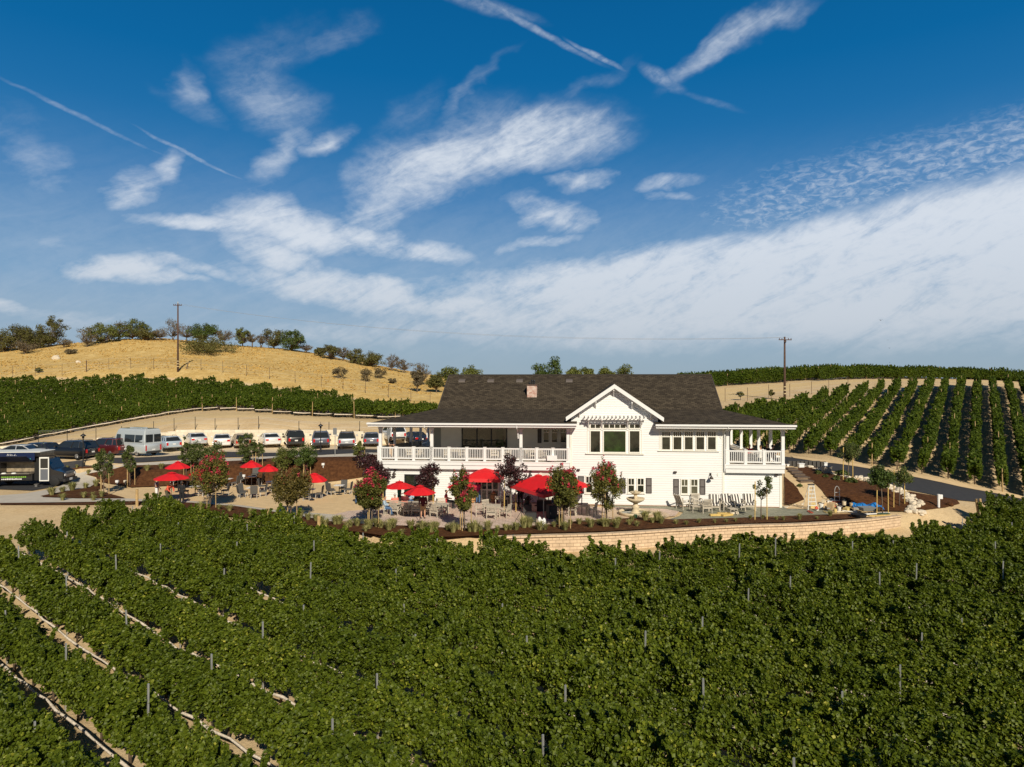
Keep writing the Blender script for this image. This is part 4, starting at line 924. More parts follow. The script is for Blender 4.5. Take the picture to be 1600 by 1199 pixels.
for i, (bx, by, ty, cw, lab) in enumerate([(325,553,530,84,'wide low dark green shrub beside the utility pole on the golden hill'),(531,592,571,28,'drooping dry shrub on the golden slope, left of two'),(574,597,577,30,'bent dry shrub low on the golden slope'),(593,592,574,24,'half bare shrub on the golden slope beside the bent one'),(612,600,590,14,'small dry tuft shrub on the golden slope'),(61,583,574,10,'small green bush beside the upper fence'),(110,554,546,18,'faint brown bush in the golden grass')]):
    tpx('shrub', lab, bx, by, ty, bx, cw, by-.5, lf_oak if i in (0, 5) else lf_bare, 5200 if i == 0 else 1100, .24 if i == 0 else .18, 450+i, cat='shrub', ncl=34 if i == 0 else 18, clr=.13 if i == 0 else .16, trunk=.06, multi=3)
for i, (bx, by, ty, cw, lf, lab) in enumerate([(652,613,575,22,lf_bare,'thin grey tree low on the slope left of the roof'),(682,614,580,30,lf_oak,'olive tree touching the left end of the roof'),(703,606,572,40,lf_green,'bright green tree rising behind the left end of the roof'),(733,602,573,36,lf_green,'smaller bright green tree behind the roof, right of its neighbour'),(843,604,566,26,lf_dark,'round dark green tree behind the roof ridge, left one of the pair'),(866,604,560,26,lf_dark,'round dark green tree behind the roof ridge, right one of the pair'),(897,604,574,30,lf_green,'low green tree behind the ridge, just right of the dark pair'),(918,604,572,30,lf_green,'low feathery tree behind the ridge above the gable'),(945,604,574,30,lf_green,'low olive tree above the gable peak'),(975,604,570,40,lf_green,'widest of the low trees behind the ridge, farthest right')]):
    tpx('background_tree', lab, bx, by, ty, bx, cw, by-(3 if i else 8), lf, 2800, .24, 470+i, dfall=140, ncl=24, clr=.18 if i not in (4,5) else .25, trunk=.13, group='trees behind the roof')
for i, (bx, by, ty, cw) in enumerate([(1157,626,612,11),(1205,624,608,9)]):
    tpx('young_tree', ['small young tree in the sandy strip nearest the roof end','small young tree in the sandy strip beside the utility pole'][i], bx, by, ty, bx, cw, by-4, lf_oak, 350, .2, 490+i, dfall=112, ncl=9, trunk=.05)
# dry grass tufts on the hill
rg = np.random.default_rng(5); pts = []
gx_ = rg.uniform(-150, 0, 60000); gy_ = rg.uniform(118, 178, 60000)
ok = (np.abs(gx_) < gy_*.80) & (sdf(gx_, gy_, GR1) < -rg.uniform(0, 8, 60000)); gx_, gy_ = gx_[ok], gy_[ok]
cl_ = np.sin(gx_*.31+np.sin(gy_*.22)*2)*np.cos(gy_*.37+gx_*.11); ok = cl_+rg.normal(0, .5, len(cl_)) > 0; gx_, gy_ = gx_[ok], gy_[ok]
Pg = np.stack([gx_, gy_, tz(gx_, gy_)+.12], 1)
lf_dry = leafmat('dry_golden_grass', (.42,.27,.085), (.58,.39,.13), (.68,.49,.20), .15, .9, .05)
gt = link('dry_grass', leaf_mesh('dry_grass', Pg[::2]-np.array([0,0,.08]), .34, lf_dry, 3, 0.0), None); tag(gt, 'tall dry golden grass covering the hill', 'dry grass', kind='stuff')

# ------------------------------------------------------------------ planted trees round the patio
def myr(label, b, top, cx, cw, cb, seed, n=5200, bl=(46,.10), leaf=None, stakes=3, **k):
    return tpx('crepe_myrtle', label, b[0], b[1], top, cx, cw, cb, leaf or lf_myr, int(n*1.5), .10, seed, ncl=44, clr=.125, trunk=.05, blossoms=bl, stakes=stakes, cat='tree', upright=.35, group=None, stakeh=1.9, **k)
myr('crimson topped crepe myrtle at the left end of the seating area', (328,796), 709, 331, 64, 777, 501, bl=(60,.10))
myr('bronze green tree without blossom between the seating tables', (454,814), 727, 457, 66, 792, 502, n=6500, bl=(3,.08), leaf=lf_brz)
myr('round crepe myrtle with crimson crown near the porch corner', (581,828), 735, 581, 60, 798, 503, n=7000, bl=(70,.11))
myr('crepe myrtle with scattered crimson blossom at the middle of the patio edge', (726,832), 730, 722, 48, 805, 504, n=4300, bl=(46,.11))
myr('tall crepe myrtle with pink tips right of the leaning red canopy', (881,829), 724, 880, 62, 803, 505, n=6000, bl=(56,.11))
myr('spreading crepe myrtle beside the fountain', (948,817), 722, 945, 60, 792, 506, n=5200, bl=(44,.10))
PL = [('large purple leaved plum tree at the left porch corner',(590,786),698,578,56,768,5200),('purple leaved plum tree in front of the dark doors',(668,792),717,667,46,770,2500),('purple leaved plum tree beside the red tent',(797,802),711,797,54,768,2300)]
for i, (lab, b, top, cx, cw, cb, n) in enumerate(PL):
    tpx('plum_tree', lab, b[0], b[1], top, cx, cw, cb, lf_plum, n, .13, 520+i, ncl=34, clr=.14, trunk=.05, upright=.2, stakes=2, stakem=ywood, stakeh=2.2)
SP = [('slim olive sapling, left one of the pair by the curved sidewalk',(162,775),693,162,34,755,lf_sap,2300),('conical green sapling, right one of the pair by the curved sidewalk',(203,762),692,202,24,742,lf_sap,2600),
 ('tall loose sapling left of the tree group on the mulch bank',(291,745),680,290,26,738,lf_sap,2400),('broad sapling behind the upper red umbrella',(306,745),688,312,36,732,lf_sap,2400),('dark broad sapling above the crimson crepe myrtle',(332,742),690,334,40,730,lf_sap,2600),
 ('upright conical tree in front of the pale wall',(388,733),672,387,34,724,lf_sap,3600),('thin upright sapling by the white parked sedan',(403,730),690,406,18,716,lf_sap,900),
 ('broad green tree on the bank above the seating area, left one',(440,742),698,443,38,734,lf_green,3000),('broad green tree on the bank above the seating area, right one',(478,752),690,472,46,736,lf_dark,4200),
 ('bright yellow green young tree by the porch corner',(563,728),688,563,22,722,lf_green,2200),
 ('thin young tree with few leaves in front of the white wall',(1189,815),728,1190,44,786,lf_sap,700),
 ('young tree by the road above the planting bank',(1325,752),690,1330,34,722,lf_sap,1500),
 ('broad dark young tree beside the blue tarp',(1379,806),728,1372,42,766,lf_dark,4200),
 ('slender young tree beside the boulders',(1405,793),732,1412,40,758,lf_sap,1300)]
for i, (lab, b, top, cx, cw, cb, lf, n) in enumerate(SP):
    thin = 'few leaves' in lab
    tpx('young_tree', lab, b[0], b[1], top, cx, cw, cb, lf, int(n*1.4), .10, 540+i, ncl=14 if thin else 34, clr=.10 if thin else .13, trunk=.035, upright=.3, stakes=2 if i > 9 else 3, stakem=ywood if i > 9 else wood, stakeh=2.6 if i > 9 else 1.7)
for i, (bx, by, w_, h_, lab) in enumerate([(1317,745,18,10,'dark green shrub beside the block planter'),(1306,752,12,8,'leafy low shrub on the stone edge'),(1330,756,16,8,'low shrub at the foot of the roadside sapling'),(1278,743,9,7,'small shrub on the stone edge above the steps'),(1290,748,8,6,'small pale shrub on the stone edge'),(1037,791,16,9,'low green shrub against the white wall'),(1250,762,7,5,'tiny plant on the mulch slope by the wall')]):
    tpx('shrub', lab, bx, by, by-h_, bx, w_, by-.3, lf_dark if i == 0 else lf_sap, 900, .12, 560+i, cat='shrub', ncl=14, clr=.22, trunk=.02, multi=3)
# ornamental grasses
def clump(seed, h, n=150):
    r_ = random.Random(seed); vs = []; fs = []
    for i in range(n):
        a = r_.uniform(0, 2*pi); b0 = r_.uniform(0, .12); l = h*r_.uniform(.6, 1.1); out_ = r_.uniform(.15, .75)*l; w_ = .016
        dx, dy = cos(a), sin(a); px_, py_ = -dy*w_, dx*w_; p0 = (dx*b0, dy*b0, -.05); p1 = (dx*(b0+out_*.45), dy*(b0+out_*.45), l*.65); p2 = (dx*(b0+out_), dy*(b0+out_), l*(.95-.5*out_/l))
        k = len(vs); vs += [(p0[0]-px_,p0[1]-py_,p0[2]),(p0[0]+px_,p0[1]+py_,p0[2]),(p1[0]-px_,p1[1]-py_,p1[2]),(p1[0]+px_,p1[1]+py_,p1[2]),p2]; fs += [(k,k+1,k+3,k+2),(k+2,k+3,k+4)]
    me = bpy.data.meshes.new('grass_clump'); me.from_pydata(vs, [], fs); me.materials.append(lf_grass)
    at = me.attributes.new('rnd', 'FLOAT', 'FACE'); at.data.foreach_set('value', [r_.random() for _ in fs]); return me
CLM = [clump(i, .75) for i in range(4)]
def put_clump(p, s=1, label='pale green ornamental grass clump in the mulch bed below the patio', group='ornamental grasses in the front bed'):
    ob = bpy.data.objects.new('grass_clump', R.choice(CLM)); COL.objects.link(ob); ob.location = (p.x, p.y, p.z+.08); ob.scale = (s*1.1, s*1.1, s*R.uniform(.85,1.2)); ob.rotation_euler = (0,0,R.uniform(0,6))
    tag(ob, label, 'ornamental grass', group)
for x0, x1, cnt, ya, yb, dy in [(300,480,7,0,0,0),(480,600,13,0,0,0),(600,770,15,0,0,0),(770,900,12,0,0,0),(900,1040,15,0,0,0),(1040,1300,13,0,0,0)]:
    for i in range(cnt):
        x = x0+(x1-x0)*(i+R.uniform(.1,.9))/cnt
        up = np.interp(x, [300,370,440,515,580,640,700,760,870,905,1000,1050,1150,1300], [789,795,805,818,823,825,828,830,822,817,812.5,815,813,807.5])
        lo = np.interp(x, [300,420,500,600,700,770,850,950,1050,1150,1250,1300], [800,815,825,838,840,837,834,831,825,819,816,813.5])
        put_clump(G(x, up+(lo-up)*R.uniform(.15,.95)), R.uniform(.5,1.05) if x < 1040 else R.uniform(.35,.6))
for (x, y, s) in [(81,776,1.1),(98,771,.9),(113,768.5,1.1),(134,765,.8),(98,784,.8),(131,780,.7),(145,778,.6),(146,784,.7),(159,779,.7),(150,762,.9),(172,738,.6),(230,738,.9),(252,735,.9),(120,733,.5),(105,735,.5),(138,742,.6)]:
    g_ = G(x, y)
    if g_: put_clump(g_, s, 'upright pale grass clump in the bed beside the curved sidewalk', 'grasses beside the curved sidewalk')

# ------------------------------------------------------------------ utility poles, wires, fences
def upole(name, label, base, topy, arms):
    r_ = empty(name, base, 0, label, 'utility pole'); H = CZ-(topy-600)*base.y/FPX-base.z
    w_ = MB(); w_.cyl((0,0,-.5),(0,0,H),.19,.12,9); w_.build('pole', polew, r_, True)
    for z, hw, ang in arms:
        w_ = MB(); M = Matrix.Rotation(ang, 4, 'Z'); w_.box(-hw, hw, -.21, -.11, H-z-.06, H-z+.06, M); w_.build('crossarm', polew, r_)
        for s in (-1, -.55, .55, 1):
            w_ = MB(); c_ = M @ Vector((s*hw*.92, -.16, H-z+.06)); w_.lathe([(.03,0),(.07,.05),(.04,.1),(.07,.15),(.02,.2)], 8, tuple(c_)); w_.build('insulator', mat('insulator_glaze', (.12,.09,.09), .3), r_)
    for i in range(3):
        w_ = MB(); w_.cyl((0,0,.9+i*.5),(0,0,1.02+i*.5),.2,.2,9); w_.build('reflector_band', mat('pale_band', (.6,.5,.3), .6), r_)
    return r_, H
pA = G(278, 581.5); rA, HAp = upole('utility_pole', 'tall brown wooden utility pole on the golden hillside', pA, 475, [(.35,.75,.1)])
w_ = MB(); w_.cyl((0,0,HAp),(0,0,HAp+.35),.05,.04,8); w_.build('insulator', mat('pale_band', (.6,.5,.3), .6), rA)
pB = G(1226, 626) or GD(1226, 112); rB, HBp = upole('utility_pole', 'wooden utility pole behind the right vineyard with splayed crossarms', pB, 527, [(.45,1.0,.15),(.75,.9,1.2)])
wire = mat('wire', (.35,.36,.38), .5)
for dx, sag, lab in ((-.6,2.2,'near'),(.6,2.4,'far')):
    a, b2 = pA+Vector((dx,0,HAp-.1)), pB+Vector((dx,0,HBp-.1)); w_ = MB(); pp = []
    for j in range(31): q = a.lerp(b2, j/30); q.z -= sag*4*(j/30)*(1-j/30); pp.append(q)
    w_.tube(pp, .013, 4); tag(w_.build('power_line', wire), '%s overhead power line sagging between the two utility poles' % lab, 'power line')
w_ = MB(); a = pB+Vector((.3,0,HBp-.1)); w_.tube([a, a+Vector((1.2,3,.15)), a+Vector((3,8,.3))], .02, 4); 
g_ = G(291, 577); w_ = MB(); w_.tube([(0,0,-.3),(.25,0,.7),(.55,.1,1.5)], [.14,.1,.05], 6); w_.tube([(.25,0,.7),(.2,0,1.0)], [.05,.03], 5); tag(link('dead_stump', w_.mesh('dead_stump', bark)), 'leaning dead stump right of the utility pole on the hill', 'stump').location = g_
def fence(name, label, pl, hgt, dz=.8, thick=(), r=.035, m=None):
    r_ = empty(name, pl[0], 0, label, 'fence')
    for i, p in enumerate(pl):
        w_ = MB(); q = p-pl[0]; rr_ = .09 if i in thick else r; w_.cyl(q+Vector((0,0,-.3)), q+Vector((0,0,hgt)), rr_, rr_, 6); w_.build('fence_post', m or polew, r_)
    w_ = MB()
    for z in (.3,.8,1.3,hgt-.05):
        if z < hgt: w_.tube([p-pl[0]+Vector((0,0,z)) for p in pl], .009, 3, False)
    w_.build('fence_wire', steel, r_)
UP_ = [(-25,590),(20,590),(55,589),(97,587),(135,581.5),(170,578),(204,576.5),(240,577),(314,579),(348,583),(385,588),(421,593),(461,599),(502,606),(536,610),(571,615),(607,622),(642,628),(672,633)]
fp = [G(x, y) for x, y in UP_]; fence('wire_fence', 'thin post and wire fence across the golden hill above the vines', [p for p in fp if p], 2.1, thick=(4,))
fp = [W(x, y, 79.6) for x, y in [(60,694),(105,689),(150,683),(190,680),(240,675),(272,672)]]; fp = [Vector((p.x,p.y,gz(p.x,p.y))) for p in fp]
fp += [Vector(((x-800)/FPX*79.6, 79.6, gz((x-800)/FPX*79.6, 79.6))) for x in (305,336,372,404,467,514,562,610)]
fence('wire_fence', 'thin metal post fence along the top of the pale wall', fp, 1.5, m=black)
fp = [G(x, y) or GD(x, 114) for x, y in [(1133,628),(1168,627),(1201,622),(1234,621),(1268,617),(1295,613),(1325,609)]]; fence('wire_fence', 'wire fence along the sandy strip below the crest vines', fp, 2.0)
# two leaning end posts of the near vineyard
for i, (a, b2) in enumerate([((1531,812),(1528,793)),((1537,814),(1533,796))]):
    p = G(*a); w_ = MB(); w_.cyl((0,0,-.3),(-.12,.2,1.35+.1*i),.09,.08,8); tag(link('end_post', w_.mesh('end_post', wood)), ['leaning wooden end post at the right edge of the near vineyard, left of two','leaning wooden end post at the right edge of the near vineyard, right of two'][i], 'post').location = p
for i, (x, y) in enumerate([(214,792),(418,826),(498,838)]):
    p = G(x, y); w_ = MB(); w_.cyl((0,0,-.3),(0,0,1.25),.1,.1,8); tag(link('end_post', w_.mesh('end_post', wood)), 'stout wooden end post at the vineyard edge, %s from the left' % ORD[i], 'post', 'wooden end posts at the vineyard edge').location = p
# rocks on the hill
def rock(name, p, s, label, group=None, m=stone, seed=0):
    r_ = random.Random(seed); bm = bmesh.new(); bmesh.ops.create_icosphere(bm, subdivisions=2, radius=1)
    for v_ in bm.verts: v_.co *= 1+.22*r_.uniform(-1,1)
    a_ = Matrix.Diagonal((s*r_.uniform(.8,1.3), s*r_.uniform(.7,1.1), s*r_.uniform(.5,.8), 1)); bm.transform(Matrix.Rotation(r_.uniform(0,6), 4, 'Z') @ a_)
    me = bpy.data.meshes.new(name); bm.to_mesh(me); bm.free(); me.materials.append(m); o2 = link(name, me); o2.location = p+Vector((0,0,s*.25)); tag(o2, label, 'rock', group); return o2
rock('rock', G(88,562), .9, 'white rock in the golden grass, larger of two', seed=1); rock('rock', G(122,568), .5, 'white rock in the golden grass, smaller of two', seed=2)
bo = [(1341,749),(1348,751),(1356,752.5),(1363,756),(1371,758),(1379,761),(1386,763),(1393,766),(1400,768),(1405,772),(1412,775),(1417,779),(1421,783),(1427,785),(1433,787),(1431,792),(1425,796),(1420,799),(1428,801),(1436,803),(1441,801),(1438,790),(1424,779),(1409,769),(1397,764),(1382,758)]
for i, (x, y) in enumerate(bo):
    for q in range(4): rock('boulder', G(x+R.uniform(-5,5), y+R.uniform(-3,3)), R.uniform(.13,.27), 'cream limestone boulder in the rocky edge between bank and road', 'limestone boulders beside the road', seed=600+i*5+q)
for i in range(14): x = 1262+i*5.4; rock('edging_stone', G(x+R.uniform(-2,2), np.interp(x,[1262,1300,1340],[731,742,752])+R.uniform(-1,1)), R.uniform(.15,.28), 'small pale edging stone along the top of the mulch bank', 'edging stones above the steps', seed=700+i)
for i in range(16): x = 1228+i*2.3; rock('edging_stone', G(x, np.interp(x,[1228,1264],[793,788])+R.uniform(-1.5,2)), R.uniform(.08,.16), 'small flat stone along the foot of the path', 'stones at the foot of the path', seed=720+i)
# timber steps of the hill path
for i, (x0, x1, y0, y1) in enumerate([(1232,1249,734,737.5),(1237,1256,738.5,742),(1242,1260,743,746.5),(1246,1268,747,751),(1251,1274,752,757)]):
    a, b2 = G(x0, y1), G(x1, y1); w_ = MB(); L_ = b2.x-a.x; w_.box(0, L_, 0, .9, -.2, .24); tag(link('timber_step', w_.mesh('timber_step', mat('dark_timber', (.11,.075,.05), .8, var=.3, vscale=6), bevel=.02)), 'dark timber step on the hill path, %s from the top' % ORD[i], 'step', 'timber steps of the hill path').location = (a.x, a.y, (a.z+b2.z)/2)
# lamp posts, sign posts, bollards
def lamp(p, H, label):
    r_ = empty('lamp_post', p, 0, label, 'lamp post'); w_ = MB(); w_.cyl((0,0,-.2),(0,0,H-.5),.06,.045,8); w_.cyl((0,0,0),(0,0,.5),.11,.09,8); w_.build('pole', black, r_)
    w_ = MB(); w_.lathe([(.0,.25),(.05,.2),(.26,.02),(.24,-.02),(.1,-.04),(.1,-.2),(.05,-.24),(0,-.25)], 12, (0,0,H-.3)); w_.cyl((0,0,H-.05),(0,0,H+.12),.02,.01,6); w_.build('lamp_head', black, r_, True)
lamp(G(130,731.5), 3.3, 'black lamp post in front of the black parked SUV'); lamp(G(501,708), 3.0, 'black lamp post in front of the parked cars')
def sign(p, H, w__, h, label, m, ph=None):
    r_ = empty('sign_post', p, 0, label, 'sign'); q = MB(); q.cyl((0,0,-.2),(0,0,H),.035,.035,6); q.build('post', steel, r_)
    q = MB(); q.box(-w__/2, w__/2, -.05, -.035, H-h, H); q.build('sign_panel', m, r_, bevel=.004)
grp = mat('sign_back', (.16,.17,.18), .5)
sign(G(523.5,715), 2.75, .36, .62, 'grey backed parking sign between two parked cars', grp); sign(G(607,706), 2.3, .36, .6, 'grey backed sign seen through the left porch', grp)
for i, x in enumerate((1438.5, 1441)):
    pass
r_ = empty('utility_pedestal', G(1466.5,794), 0, 'white pedestal post in the corner mulch bed by the road', 'utility post'); q = MB(); q.cyl((0,0,-.2),(0,0,.95),.085,.085,12); q.build('post', white, r_); q = MB(); q.box(.06,.26,-.08,.08,.62,.92); q.build('box', white, r_, bevel=.01)
rock('dark_plant_pot', G(1484,791), .3, 'low dark mound in the corner bed beside the white pedestal', m=mulch, seed=5)
# block planter and pillars by the upper path
for i, (x0, x1, y1, y0, lab) in enumerate([(1288,1300,742,731,'grey block planter at the roadside above the bank'),(1230,1233,731,727,'white low pillar at the upper walk, nearest the house'),(1249,1257,733,726,'white low pillar at the upper walk, middle one'),(1288,1293,731,724.5,'white low pillar at the upper walk beside the planter')]):
    p = G((x0+x1)/2, y1); s = p.y/FPX; q = MB(); hw = (x1-x0)*s/2; q.box(-hw, hw, 0, hw*1.6, -.3, (y1-y0)*s); q.box(-hw-.04, hw+.04, -.04, hw*1.6+.04, (y1-y0)*s, (y1-y0)*s+.06)
    tag(link('block_pillar', q.mesh('block_pillar', mat('grey_block', (.38,.33,.27), .9, var=.12) if i == 0 else white, bevel=.015)), lab, 'pillar').location = p
w_ = MB(); a, b2 = G(1233,729.5), G(1290,731); n_ = 9
for i in range(n_): q = a.lerp(b2, (i+.5)/n_); w_.box(q.x-.22, q.x+.22, q.y, q.y+.1, q.z, q.z+.5)
w_.box(a.x, b2.x, a.y+.02, a.y+.08, a.z+.42, a.z+.5); tag(w_.build('low_fence', mat('dark_panel', (.06,.055,.05), .7)), 'low dark panel barrier between the white pillars', 'barrier')
for i, (x, y) in enumerate([(381,751),(370,711),(505,733),(586,726),(183,760),(196,760)]):
    p = G(x, y)
    if i in (1,3): continue
    q = MB(); q.cyl((0,0,0),(0,0,.3),.04,.04,6); q.box(-.12,.12,-.1,.1,.3,.5); tag(link('garden_light', q.mesh('garden_light', white if i != 5 else stone, bevel=.01)), ['small white garden light high on the mulch bank','','small white garden light at the top of the bank by the sign post','','small white garden light below the conical sapling, left','small white garden light below the conical sapling, right'][i], 'garden light').location = p
# birds
for i, (x, y, sp_) in enumerate([(1376,501,8),(1387,532,4),(1390,544.5,5),(1390,567,3.5)]):
    d = 150; s = sp_*d/FPX; p = W(x, y, d); r_ = empty('bird', p, 0, 'dark soaring bird over the right hill, %s of four from the top' % ORD[i], 'bird', 'birds over the right hill')
    q = MB(); q.ball((0,0,0), (.07*s,.25*s,.06*s), 8, 6); q.build('body', black, r_)
    for sg in (-1, 1): q = MB(); q.add([(0,.1*s,.02),(0,-.08*s,.02),(sg*.3*s,-.06*s,.09*s),(sg*.3*s,.08*s,.10*s),(sg*.52*s,-.04*s,.03*s)], [(0,1,2,3),(3,2,4)]); q.build('wing', black, r_)
print('grounds ok')
# ------------------------------------------------------------------ vehicles
def paint(name, c, coat=1): return mat(name, c, .35, metal=.2, coat=coat)
tl = mat('tail_light_red', (.5,.01,.01), .25); hl = mat('headlight_clear', (.7,.7,.68), .15); plate = mat('licence_plate', (.7,.7,.68), .5); carglass = mat('car_glass', (.02,.024,.026), .05, spec=.9)
plast = mat('black_plastic', (.02,.02,.021), .6)
def wheel(parent, x, y, r=.33, wd=.22):
    q = MB(); s = 1 if y > 0 else -1
    q.tube([(x,y-wd/2*s,r),(x,y-wd/2*s+.03*s,r),(x,y+wd/2*s-.03*s,r),(x,y+wd/2*s,r)], [r*.93,r,r,r*.93], 20); ty = q.build('wheel', tyre, parent, True)
    q = MB(); q.tube([(x,y+wd/2*s-.01*s,r),(x,y+wd/2*s+.012*s,r)], [r*.64,r*.6], 16)
    for k in range(5): a = 2*pi*k/5; q.box(-.03,.03,-.02,.02,0,r*.6, Matrix.Translation((x,y+wd/2*s+.01*s,r)) @ Matrix.Rotation(a, 4, 'Y'))
    q.build('rim', rimm, ty)
def loft(q, secs):
    """secs: list of rings with the same number of points"""
    n_ = len(secs[0]); base = [p for s in secs for p in s]; fs = [(i*n_+k, i*n_+(k+1) % n_, (i+1)*n_+(k+1) % n_, (i+1)*n_+k) for i in range(len(secs)-1) for k in range(n_)]
    fs += [tuple(range(n_)), tuple(range((len(secs)-1)*n_, len(secs)*n_))[::-1]]; q.add(base, fs)
KIND = { # L, W, H, hood z, belt z, cabin x-stations at belt (rear, front) and roof (rear, front), tail z
 'sedan': (4.8,1.82,1.45,.92,.98,(-1.95,1.25),(-1.05,.25),1.08),
 'hatch': (4.3,1.80,1.50,.95,1.0,(-2.02,1.2),(-1.55,.25),1.02),
 'suv': (4.75,1.90,1.74,1.08,1.12,(-2.25,1.2),(-1.95,.35),1.12),
 'van': (5.9,2.02,2.75,1.15,1.30,(-2.92,2.1),(-2.85,1.35),1.30)}
def car(kind, px, py, az_deg, body, label, z0=None, dshift=None, lights=tl, group='cars parked behind the seating area', cat='car', roofrack=False, two_tone=None):
    L, Wd, H, hz, bz, (cr, cf), (rr_, rf), tz_ = KIND[kind]
    p = G(px, py); hd = radians(90-az_deg)
    r_ = empty('parked_van' if kind == 'van' else 'parked_car', (0,0,0), hd, label, cat, group)
    fwd = Vector((cos(hd), sin(hd), 0)); c = p+fwd*(L/2)*abs(fwd.y)+Vector((0, Wd/2*abs(fwd.x), 0)); r_.location = (c.x, c.y, gz(c.x, c.y)+.04)
    hw = Wd/2; q = MB(); secs = []
    st = [(-L/2,.42,tz_-.14,.84),(-L/2+.08,.30,tz_-.02,.94),(-L/2+.5,.24,tz_,1.),(-L*.2,.22,bz,1.),(L*.12,.22,bz-.01,1.),(cf+.05,.22,hz+.02,.99),(L/2-.5,.25,hz-.12,.96),(L/2-.1,.30,hz-.30,.86),(L/2,.42,.62,.74)]
    if kind == 'van': st = [(-L/2,.45,bz,.96),(-L/2+.05,.35,bz,1),(-L*.2,.30,bz,1),(cf-.1,.3,bz,1),(cf+.2,.3,hz,.98),(L/2-.25,.32,hz-.18,.92),(L/2,.45,.75,.82)]
    for x, zb, zt_, f in st:
        w2 = hw*f; secs.append([(x,-w2*.93,zb),(x,-w2,zb+.14),(x,-w2,(zb+zt_)*.55),(x,-w2*.985,zt_-.07),(x,-w2*.93,zt_),(x,w2*.93,zt_),(x,w2*.985,zt_-.07),(x,w2,(zb+zt_)*.55),(x,w2,zb+.14),(x,w2*.93,zb)])
    loft(q, secs); bd = q.build('body', body, r_, True, bevel=0)
    # greenhouse: glass volume, then roof and pillars in body colour
    wb, wt = hw*.93, hw*.74 if kind != 'van' else hw*.86
    gt_ = H-.07
    ring = lambda xr, xf, w2, z: [(xr,-w2,z),(xf,-w2*.94,z),(xf,w2*.94,z),(xr,w2,z)]
    q = MB(); loft(q, [ring(cr+.02, cf-.02, wb, bz-.03), ring(rr_, rf, wt, gt_)]); 
    if kind == 'van':
        cab = MB(); loft(cab, [ring(cr, cf-.0, hw*.97, bz-.03), ring(cr+.01, cf-.25, hw*.97, 1.55), ring(rr_, rf, hw*.84, H-.18), ring(rr_+.12, rf-.2, hw*.72, H)]); cab.build('cabin', body, r_, False, bevel=.04)
        for s in (-1, 1):
            for x0, x1 in ((-2.6,-1.5),(-1.4,.1),(.75,1.45)):
                g2 = MB(); g2.add([(x0,s*(hw*.955),1.42),(x1,s*(hw*.955),1.42),(x1-(.12 if x0 > .5 else 0),s*(hw*.895),2.15),(x0,s*(hw*.895),2.15)], [(0,1,2,3)]);
                for v_ in range(len(g2.v)): a = g2.v[v_]; g2.v[v_] = (a[0], a[1]+s*.015, a[2])
                g2.build('window', carglass, r_)
        for s in (-1, 1): g2 = MB(); g2.box(-L/2+.0, -L/2+.04, s*.08 if s > 0 else -hw*.8, hw*.8 if s > 0 else -.08, 1.45, 2.2); g2.build('rear_window', carglass, r_)
        g2 = MB(); g2.box(-1.6,.2,-.35,.35,H,H+.09); g2.build('roof_unit', body, r_, bevel=.03)
    else:
        q.build('windows', carglass, r_)
        q = MB(); loft(q, [ring(rr_-.03, rf+.04, wt+.012, gt_-.02), ring(rr_, rf, wt, gt_+.04), ring(rr_+.18, rf-.2, wt*.85, H)]); rf_ = q.build('roof', two_tone or body, r_, True)
        q = MB()
        for s in (-1, 1):
            q.tube([(cf,s*wb*.94,bz-.02),(rf,s*wt*.95,gt_)], .04, 5); q.tube([(cr,s*wb,bz-.02),(rr_,s*wt,gt_)], .06 if kind != 'sedan' else .05, 5); q.tube([((cr+cf)/2-.1,s*(wb+.005),bz-.02),((rr_+rf)/2,s*(wt+.005),gt_)], .035, 5)
            if kind in ('suv','hatch'): q.tube([(cr+.62,s*(wb+.005),bz-.02),(rr_+.4,s*(wt+.005),gt_)], .05, 5)
        q.build('pillars', two_tone or body, r_)
        if kind == 'suv' or roofrack:
            q = MB()
            for s in (-1, 1): q.tube([(rr_+.2,s*wt*.85,H+.0),(rr_+.3,s*wt*.85,H+.06),(rf-.4,s*wt*.85,H+.06),(rf-.3,s*wt*.85,H)], .02, 5)
            q.build('roof_rails', plast, r_)
    for s in (-1, 1):
        wheel(r_, L*.31, s*(hw-.12)); wheel(r_, -L*.30, s*(hw-.12))
        q = MB(); tw, th = (.30,.16) if kind != 'van' else (.14,.5)
        if kind in ('suv','hatch'): tw, th = .20, .30
        q.box(-L/2-.012, -L/2+.16, s*(hw*.86-tw/2)-tw/2, s*(hw*.86-tw/2)+tw/2, tz_-.20-th, tz_-.16); q.build('tail_light', lights, r_, bevel=.01)
        q = MB(); q.box(L/2-.3, L/2-.03, s*hw*.66-.17, s*hw*.66+.17, hz-.42, hz-.28); q.build('headlight', hl, r_, bevel=.01)
        q = MB(); q.box(cf-.35, cf-.17, s*(hw+.12)-.11, s*(hw+.12)+.11, bz-.0, bz+.17); q.build('mirror', body, r_, bevel=.02)
    q = MB(); q.box(-L/2-.02, -L/2+.12, -hw*.8, hw*.8, .36, .56); q.build('bumper', plast if kind in ('suv','van') else body, r_, bevel=.02)
    q = MB(); q.box(-L/2-.035, -L/2-.021, -.16, .16, .62 if kind != 'sedan' else .66, .76 if kind != 'sedan' else .8); q.build('licence_plate', plate, r_)
    return r_
CB = paint('black_paint', (.010,.011,.014)); CN = paint('navy_paint', (.012,.016,.035)); CW = paint('white_car_paint', (.78,.78,.76)); CS = paint('silver_paint', (.48,.50,.52)); CR = paint('dark_red_paint', (.085,.012,.012)); CL_ = paint('light_blue_paint', (.42,.50,.58)); CG = paint('grey_blue_paint', (.13,.14,.18)); CT = paint('tan_paint', (.42,.34,.24)); CV = paint('van_silver', (.50,.54,.55))
car('sedan', 20, 722, -86, CS, 'pale silver car parked behind the food truck, farthest left', group=None)
